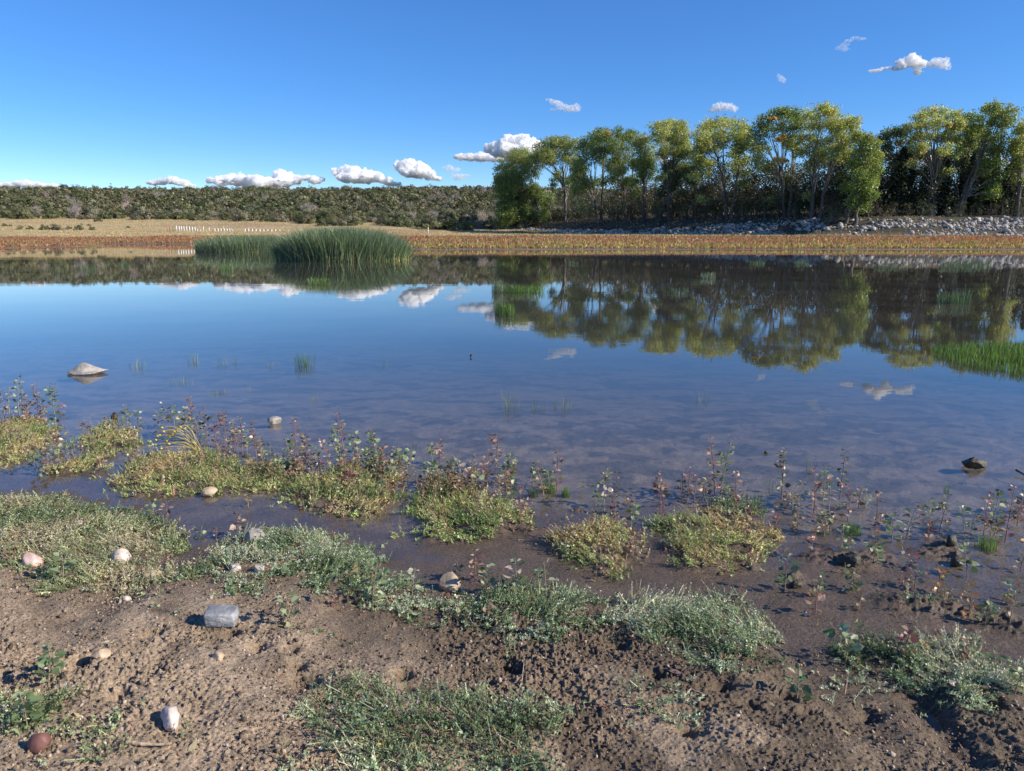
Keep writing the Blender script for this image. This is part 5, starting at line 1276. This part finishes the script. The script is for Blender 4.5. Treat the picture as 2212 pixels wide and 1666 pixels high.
MLAB = {'a': 'yellow brown leafy marsh mat at the left edge of the water', 'b': 'yellow green marsh mat second from the left edge', 'c': 'wide yellow green marsh mat below the yellow flower heads', 'd': 'small marsh mat with reddish leaves right of the wide one',
        'e': 'yellow green marsh mat left of the roundest one', 'f': 'thick bright round marsh mat at the centre', 'g': 'bushy pale green marsh mat right of centre, nearest the bank', 'h': 'large yellow green marsh mat right of centre with a big muddy front edge', 'i': 'thin mossy mat behind the large right marsh mat', 'j': 'low mossy growth on mud in the right shallows'}
for kx, poly in MARSHW.items():
    s = Soup()
    mat_patch(poly, 4200 if kx in 'fgh' else 3200, (.035, .08), GW if kx not in 'ij' else GM, .004, .42, 300 + ord(kx[0]), s, (.004, .008), 13, .08, .07)
    mat_patch(poly, 300, (.06, .13), [(.20, .24, .10), (.36, .30, .17), (.30, .18, .13), (.42, .42, .22)], 0, 1.05, 400 + ord(kx[0]), s, (.008, .014), 9, .08, .3)
    if s.n:
        c0 = (float(poly[:, 0].mean()), float(poly[:, 1].mean()), 0)
        o = obj('marsh_mat', s.build('marsh_mat', M_MAT, None, c0), None, c0); tag(o, MLAB[kx], 'marsh mat', 'leafy mats standing in the shallow water', 'stuff')

# ------------------------------------------------------------------ seedlings
def a5(x, y): return x / 3, 759 + y / 3
def a6(x, y): return 737 + x / 3, 813 + y / 3
def a7(x, y): return 1475 + x / 3, 813 + y / 3
def b1(x, y): return x * .3488, 1084 + y * .3488
def b2(x, y): return 737 + x / 3, 1123 + y / 3
def b3(x, y): return 1475 + x / 3, 1123 + y / 3
SEED = []
for cv, lst in ((a5, [(130,430,160,'g'),(60,400,230,'t'),(190,480,300,'r'),(260,470,205,'r'),(290,470,260,'t'),(360,480,205,'g'),(390,390,310,'r'),(30,420,260,'t'),(170,450,250,'t'),(830,500,345,'g'),(900,450,370,'g'),(560,560,450,'r'),(700,540,440,'t'),(1030,480,390,'g'),(1100,480,340,'d'),(1130,470,345,'g'),(1200,530,350,'d'),(1275,560,290,'r'),(1340,560,360,'d'),(1300,590,420,'g'),(1420,540,400,'r'),(1460,530,385,'r'),(1500,640,440,'t'),(1570,640,420,'r'),(1600,640,500,'g'),(1520,600,490,'r'),(1660,670,430,'r'),(1690,660,550,'t'),(1750,660,590,'g'),(1400,600,470,'r'),(1930,740,420,'r'),(1890,760,560,'g'),(2000,760,520,'r'),(2040,770,640,'t'),(425,970,895,'t'),(700,960,925,'t'),(1015,1120,970,'g'),(1080,1110,960,'r'),(1300,1210,1105,'g'),(1550,1200,1050,'r'),(1400,1220,1140,'r'),(1610,1000,910,'t'),(320,760,650,'t'),(130,620,500,'t')]),
 (a6, [(30,640,240,'r'),(0,620,300,'g'),(80,600,380,'g'),(110,560,420,'t'),(185,470,350,'d'),(190,600,460,'g'),(255,600,430,'t'),(350,560,450,'p'),(385,600,460,'g'),(450,570,450,'g'),(590,560,425,'g'),(640,540,410,'r'),(540,700,560,'g'),(785,690,510,'p'),(845,700,600,'o'),(870,560,500,'r'),(1000,600,365,'r'),(950,640,490,'r'),(1080,640,490,'g'),(1130,580,520,'r'),(1100,680,560,'t'),(1245,690,590,'g'),(1270,670,555,'r'),(1400,730,485,'r'),(1345,740,600,'g'),(1700,830,590,'p'),(1650,830,700,'g'),(1560,740,680,'g'),(1790,700,615,'d'),(1770,880,760,'r'),(1850,840,740,'r'),(2070,930,625,'r'),(2090,840,700,'d'),(2210,760,640,'d'),(1160,960,690,'r'),(1110,840,650,'g'),(1200,930,800,'t'),(1880,980,830,'g'),(1030,900,840,'o'),(1340,990,900,'r'),(1460,1180,1080,'p'),(870,1330,1130,'r'),(760,1320,1210,'d'),(945,1420,1220,'g'),(1140,1420,1180,'p'),(1090,1480,1330,'g'),(1280,1420,1260,'g'),(1330,1400,1210,'p'),(455,1430,1250,'p'),(200,1490,1240,'g'),(760,1590,1440,'g'),(950,1570,1460,'t'),(330,740,640,'o'),(640,680,600,'t'),(880,900,820,'r'),(700,600,540,'g')]),
 (a7, [(30,800,570,'r'),(70,830,640,'r'),(130,800,640,'r'),(150,790,660,'p'),(210,780,405,'r'),(240,780,440,'g'),(340,810,610,'r'),(300,790,690,'g'),(640,780,455,'d'),(660,840,740,'r'),(745,840,680,'p'),(850,860,580,'r'),(910,790,570,'g'),(950,840,690,'p'),(1020,770,480,'d'),(1070,920,720,'r'),(1140,830,720,'r'),(1180,840,730,'g'),(1250,970,740,'r'),(1275,970,870,'r'),(950,1010,830,'r'),(1355,1060,890,'g'),(1445,1040,850,'d'),(1420,1140,1040,'t'),(1665,990,755,'d'),(1825,970,850,'g'),(1870,1000,870,'g'),(1995,1010,740,'g'),(2090,1060,720,'r'),(1950,1010,890,'r'),(2030,1040,900,'g'),(2170,940,800,'r'),(2200,860,740,'d'),(820,1160,990,'r'),(930,1010,900,'r'),(1080,1130,1040,'g'),(1240,1190,1040,'g'),(1260,1200,1090,'p'),(660,1390,1150,'g'),(860,1540,1340,'r'),(1110,1390,1260,'t'),(1500,1380,1240,'d'),(1650,1420,1220,'o'),(1720,1480,1360,'r'),(1850,1290,1080,'g'),(1850,1570,1400,'o'),(1960,1610,1450,'g'),(2120,1590,1440,'t'),(2140,1470,1300,'g'),(450,1140,1080,'r'),(600,990,880,'r'),(450,950,850,'r'),(1700,1430,1340,'g'),(2190,1250,1120,'r')]),
 (b3, [(1050,940,640,'g'),(1000,880,740,'g'),(1430,910,710,'r'),(1480,900,780,'g'),(1560,870,770,'o'),(1830,920,770,'r'),(1870,900,760,'g'),(1930,1000,850,'g'),(2010,1000,830,'g'),(1770,1110,930,'p'),(2150,1130,930,'g'),(2200,1140,960,'g'),(2120,1010,900,'g'),(740,1160,950,'g'),(360,850,700,'g'),(1680,860,780,'t'),(870,690,650,'t')]),
 (b1, [(390,515,330,'g'),(990,590,500,'g'),(960,660,590,'g'),(1100,710,640,'g'),(1810,780,560,'g'),(1760,720,600,'r'),(290,1130,950,'g'),(330,1080,890,'g'),(170,1400,1150,'g'),(1150,1470,1370,'g'),(1760,1615,1480,'t'),(2070,650,500,'r'),(650,1430,1370,'t')]),
 (b2, [(1990,750,620,'g'),(1090,905,790,'g'),(1280,750,640,'p'),(270,1510,1410,'y'),(1560,550,450,'g')])):
    for (x, yb, yt, c) in lst:
        pb = cv(x, yb); pt = cv(x, yt); SEED.append((pb[0], pb[1], pt[1], c))
_r = np.random.default_rng(5)
for _ in range(62):
    a = _r.uniform(0, 1); qx = 540 + a * 640 + _r.normal(0, 20); qy = 1000 + a * 75 + _r.normal(0, 20); SEED.append((qx, qy, qy - _r.uniform(22, 62), 'tgrgrt'[_r.integers(0, 6)]))
for _ in range(26):
    qx = _r.uniform(1680, 2230); qy = _r.uniform(1090, 1340) + (qx - 1680) * .03; SEED.append((qx, qy, qy - _r.uniform(18, 50), 'tgrgro'[_r.integers(0, 6)]))
for _ in range(24):
    qx = _r.uniform(0, 540); qy = _r.uniform(925, 1030); SEED.append((qx, qy, qy - _r.uniform(20, 50), 'tgrgrt'[_r.integers(0, 6)]))
SC = {'g': [(.16, .23, .10), (.30, .35, .20), (.13, .18, .08)], 'r': [(.26, .12, .10), (.42, .30, .22), (.18, .15, .09)], 'd': [(.08, .09, .05), (.20, .15, .12), (.26, .30, .20)],
      'p': [(.34, .36, .24), (.20, .24, .13), (.40, .33, .27)], 't': [(.30, .24, .14), (.22, .20, .10), (.35, .26, .17)], 'o': [(.45, .20, .08), (.40, .26, .10), (.25, .22, .08)], 'y': [(.50, .42, .14), (.40, .30, .12), (.3, .3, .1)]}
CN = {'g': 'green', 'r': 'red-tinged', 'd': 'dark', 'p': 'pale-stemmed', 't': 'brownish', 'o': 'orange-leaved', 'y': 'yellowed'}
def leaf_shape(c, ax, nr, L_, W_):
    """one rounded diamond leaf made of three quads, slightly folded"""
    sd_ = np.cross(ax, nr); sd_ /= np.linalg.norm(sd_) + 1e-9; nr = np.cross(sd_, ax)
    P = lambda u, v, k=0: c + ax * (u * L_) + sd_ * (v * W_) + nr * (abs(v) * W_ * .25 - .25 * L_ * (u - .4) ** 2)
    b_, l1, r1, l2, r2, t_ = P(0, 0), P(.28, .42), P(.28, -.42), P(.62, .40), P(.62, -.40), P(1.0, 0)
    m0, m1_, m2_ = P(.28, 0), P(.45, 0), P(.8, 0)
    return [np.array([b_, r1, r2, m2_]), np.array([b_, m2_, l2, l1]), np.array([m2_, r2, t_, l2])]
used = {}
for si, (px, pyb, pyt, c) in enumerate(SEED):
    x, y, z = ground_at(px, pyb)
    tz = at_y(px, pyt, y)[2]; hgt = max(.03, tz - z)
    hpx = pyb - pyt
    name = 'seedling'
    tall = 'tall' if hpx > 85 else 'short' if hpx < 42 else 'mid-sized'
    zone = ('behind the marsh mats' if px < 1150 else 'beyond the marsh mats') if pyb < 1060 else ('among the marsh mats' if px < 1650 else 'in the shallows') if pyb < 1180 else 'in wet mud' if (px > 1650 and pyb < 1370) else 'on the green bank' if pyb < 1400 else 'on the nearest soil'
    hp = ('far left', 'left', 'centre left', 'centre', 'centre right', 'right', 'far right')[min(6, int(px / 316.1))]
    lab = f'{tall} {CN[c]} seedling {zone}, {hp}'
    used.setdefault(lab, []).append(0)
    root = empty(name, (x, y, z), lab, 'seedling')
    used[lab][-1] = root
    lean = np.array([rng.normal(0, .10), rng.normal(0, .10), 0]) * hgt
    p2 = np.array([0, 0, hgt]) + lean; p1 = np.array([0, 0, hgt * .5]) + lean * rng.uniform(-.4, .5)
    pts = bez(np.array([0, 0, -.03]), p1, p2, 8)
    dist = math.hypot(x, y)
    r0 = max(.0016 + hgt * .007, dist * .00032)
    sc_ = {'r': (.30, .14, .12), 'g': (.32, .26, .17), 'd': (.24, .14, .12), 'p': (.42, .34, .25), 't': (.40, .30, .2), 'o': (.38, .22, .13), 'y': (.45, .35, .18)}[c]
    st = Soup(); st.tube(pts, r0 * (1 - .6 * np.linspace(0, 1, 8)), np.array(sc_), 6)
    fo = Soup(); near = pyb > 1350
    lsz = {'g': .043, 'p': .042, 'r': .036, 'd': .038, 't': .032, 'o': .038, 'y': .040}[c] * (1.1 if near else 1)
    lsz = min(lsz, hgt * .30)
    nl = int(np.clip(hgt / lsz * 3.6, 6, 34)) + rng.integers(0, 4)
    nb = 0
    branches = [(pts, 1.0)]
    if hgt > .1 and rng.random() < .45:
        k0 = rng.integers(2, 5); d = np.array([rng.normal(0, 1), rng.normal(0, 1), 1.6]); d /= np.linalg.norm(d)
        e = pts[k0] + d * hgt * rng.uniform(.3, .55); bq = bez(pts[k0], (pts[k0] + e) / 2, e, 5); st.tube(bq, np.linspace(r0 * .6, r0 * .3, 5), np.array(sc_), 5); branches.append((bq, .45))
    qs, cs = [], []
    pal = np.array(SC[c])
    for bi, (bp, sh) in enumerate(branches):
        m = max(3, int(nl * sh))
        for j in range(m):
            t = .12 + .88 * (j + .5) / m if bi == 0 else .3 + .7 * (j + .5) / m
            u = t * (len(bp) - 1); i0 = min(int(u), len(bp) - 2); c0 = bp[i0] + (bp[i0 + 1] - bp[i0]) * (u - i0)
            if rng.random() < .12: continue
            a = j * 2.4 + rng.normal(0, .4)
            out = np.array([math.cos(a), math.sin(a), rng.uniform(-.25, .7)]); out /= np.linalg.norm(out)
            L_ = lsz * rng.uniform(.6, 1.15) * (1.0 - .35 * (t > .85)); W_ = L_ * rng.uniform(.72, .98)
            pet = c0 + out * L_ * .35
            nr = np.array([rng.normal(0, .5), rng.normal(0, .5), 1.0]) if rng.random() < .5 else rand_unit(1)[0]
            col = pal[rng.integers(0, 3)] * math.exp(rng.normal(0, .15))
            for q in leaf_shape(pet, out, nr, L_, W_): qs.append(q); cs.append(col)
            qs.append(np.array([c0 - [0, 0, .0006], c0 + [0, 0, .0006], pet + [0, 0, .0006], pet - [0, 0, .0006]])); cs.append(np.array(sc_))
    fo.quads(np.array(qs), np.array(cs))
    obj('stem', st.build('stem', M_STEM, smooth=True), root); obj('foliage', fo.build('foliage', M_SAP), root)
for lab, rs in used.items():
    if len(rs) > 1:
        rs.sort(key=lambda r: (r.location.x / r.location.y))
        for i, r in enumerate(rs): r['group'] = 'seedlings along the near shore'
        NW = 'first second third fourth fifth sixth seventh eighth ninth tenth eleventh twelfth thirteenth fourteenth fifteenth sixteenth seventeenth eighteenth nineteenth twentieth'.split()
        for i, r in enumerate(rs): r['label'] = lab + ', ' + (NW[i] if i < 20 else 'one') + ' from left'
    else: rs[0]['group'] = 'seedlings along the near shore'

# yellow flower heads bending over the water
x, y, z = ground_at(433, 978)
r = empty('flowering_plant', (x, y, z), 'bent over plant with thin pale stems and yellow button flower heads', 'plant')
st = Soup(); fl = Soup()
ends = [(1050, 495), (1035, 545), (1010, 575), (1005, 605), (1065, 600), (1100, 555), (1130, 520), (1170, 490), (1120, 540), (1080, 580), (1060, 520), (1045, 630), (1150, 505), (1020, 550), (1095, 600), (1200, 500)]
for (ex_, ey_) in ends:
    e = np.array(at_y(*a5(ex_, ey_), y + rng.uniform(-.12, .08))) - np.array([x, y, z]); b0 = rng.normal(0, .015, 3) * [1, 1, 0]
    st.tube(bez(b0, np.array([e[0] * .45, e[1] * .5, max(e[2], .05) * 1.15 + .02]), e, 8), .0028, np.array([.48, .40, .16]), 5)
    v, f = ICO[2]; v = v * .011 * (1 + .3 * noise3(v, 3, 4)[:, None]) * [1, 1, .8] + e
    fl.v.append(v); fl.c.append(np.tile([.62, .47, .08], (len(v), 1))); fl.f.append(np.concatenate([f, f[:, 2:]], 1) + fl.n); fl.n += len(v)
obj('stems', st.build('stems', M_STEM, smooth=True), r)
me = mesh_np('flower_heads', np.concatenate(fl.v), [np.concatenate(fl.f)[:, :3]], M_STEM, np.concatenate(fl.c)); obj('flower_heads', me, r)
# floating leaf far out
x, y, z = at_z(1016, 772)
s = Soup()
for q in leaf_shape(np.array([0, 0, .0]), np.array([.3, .2, .93]), np.array([0., 1, .3]), .05, .035): s.quads(q[None], np.array([[.07, .05, .04]]))
s.tube(np.array([[0, 0, -.02], [.01, 0, .03], [.02, 0, .04]]), .003, np.array([.1, .08, .06]), 5)
o = obj('floating_leaf', s.build('floating_leaf', M_SAP), None, (x, y, z)); tag(o, 'tiny dark curled leaf floating alone in the middle of the lake', 'leaf')
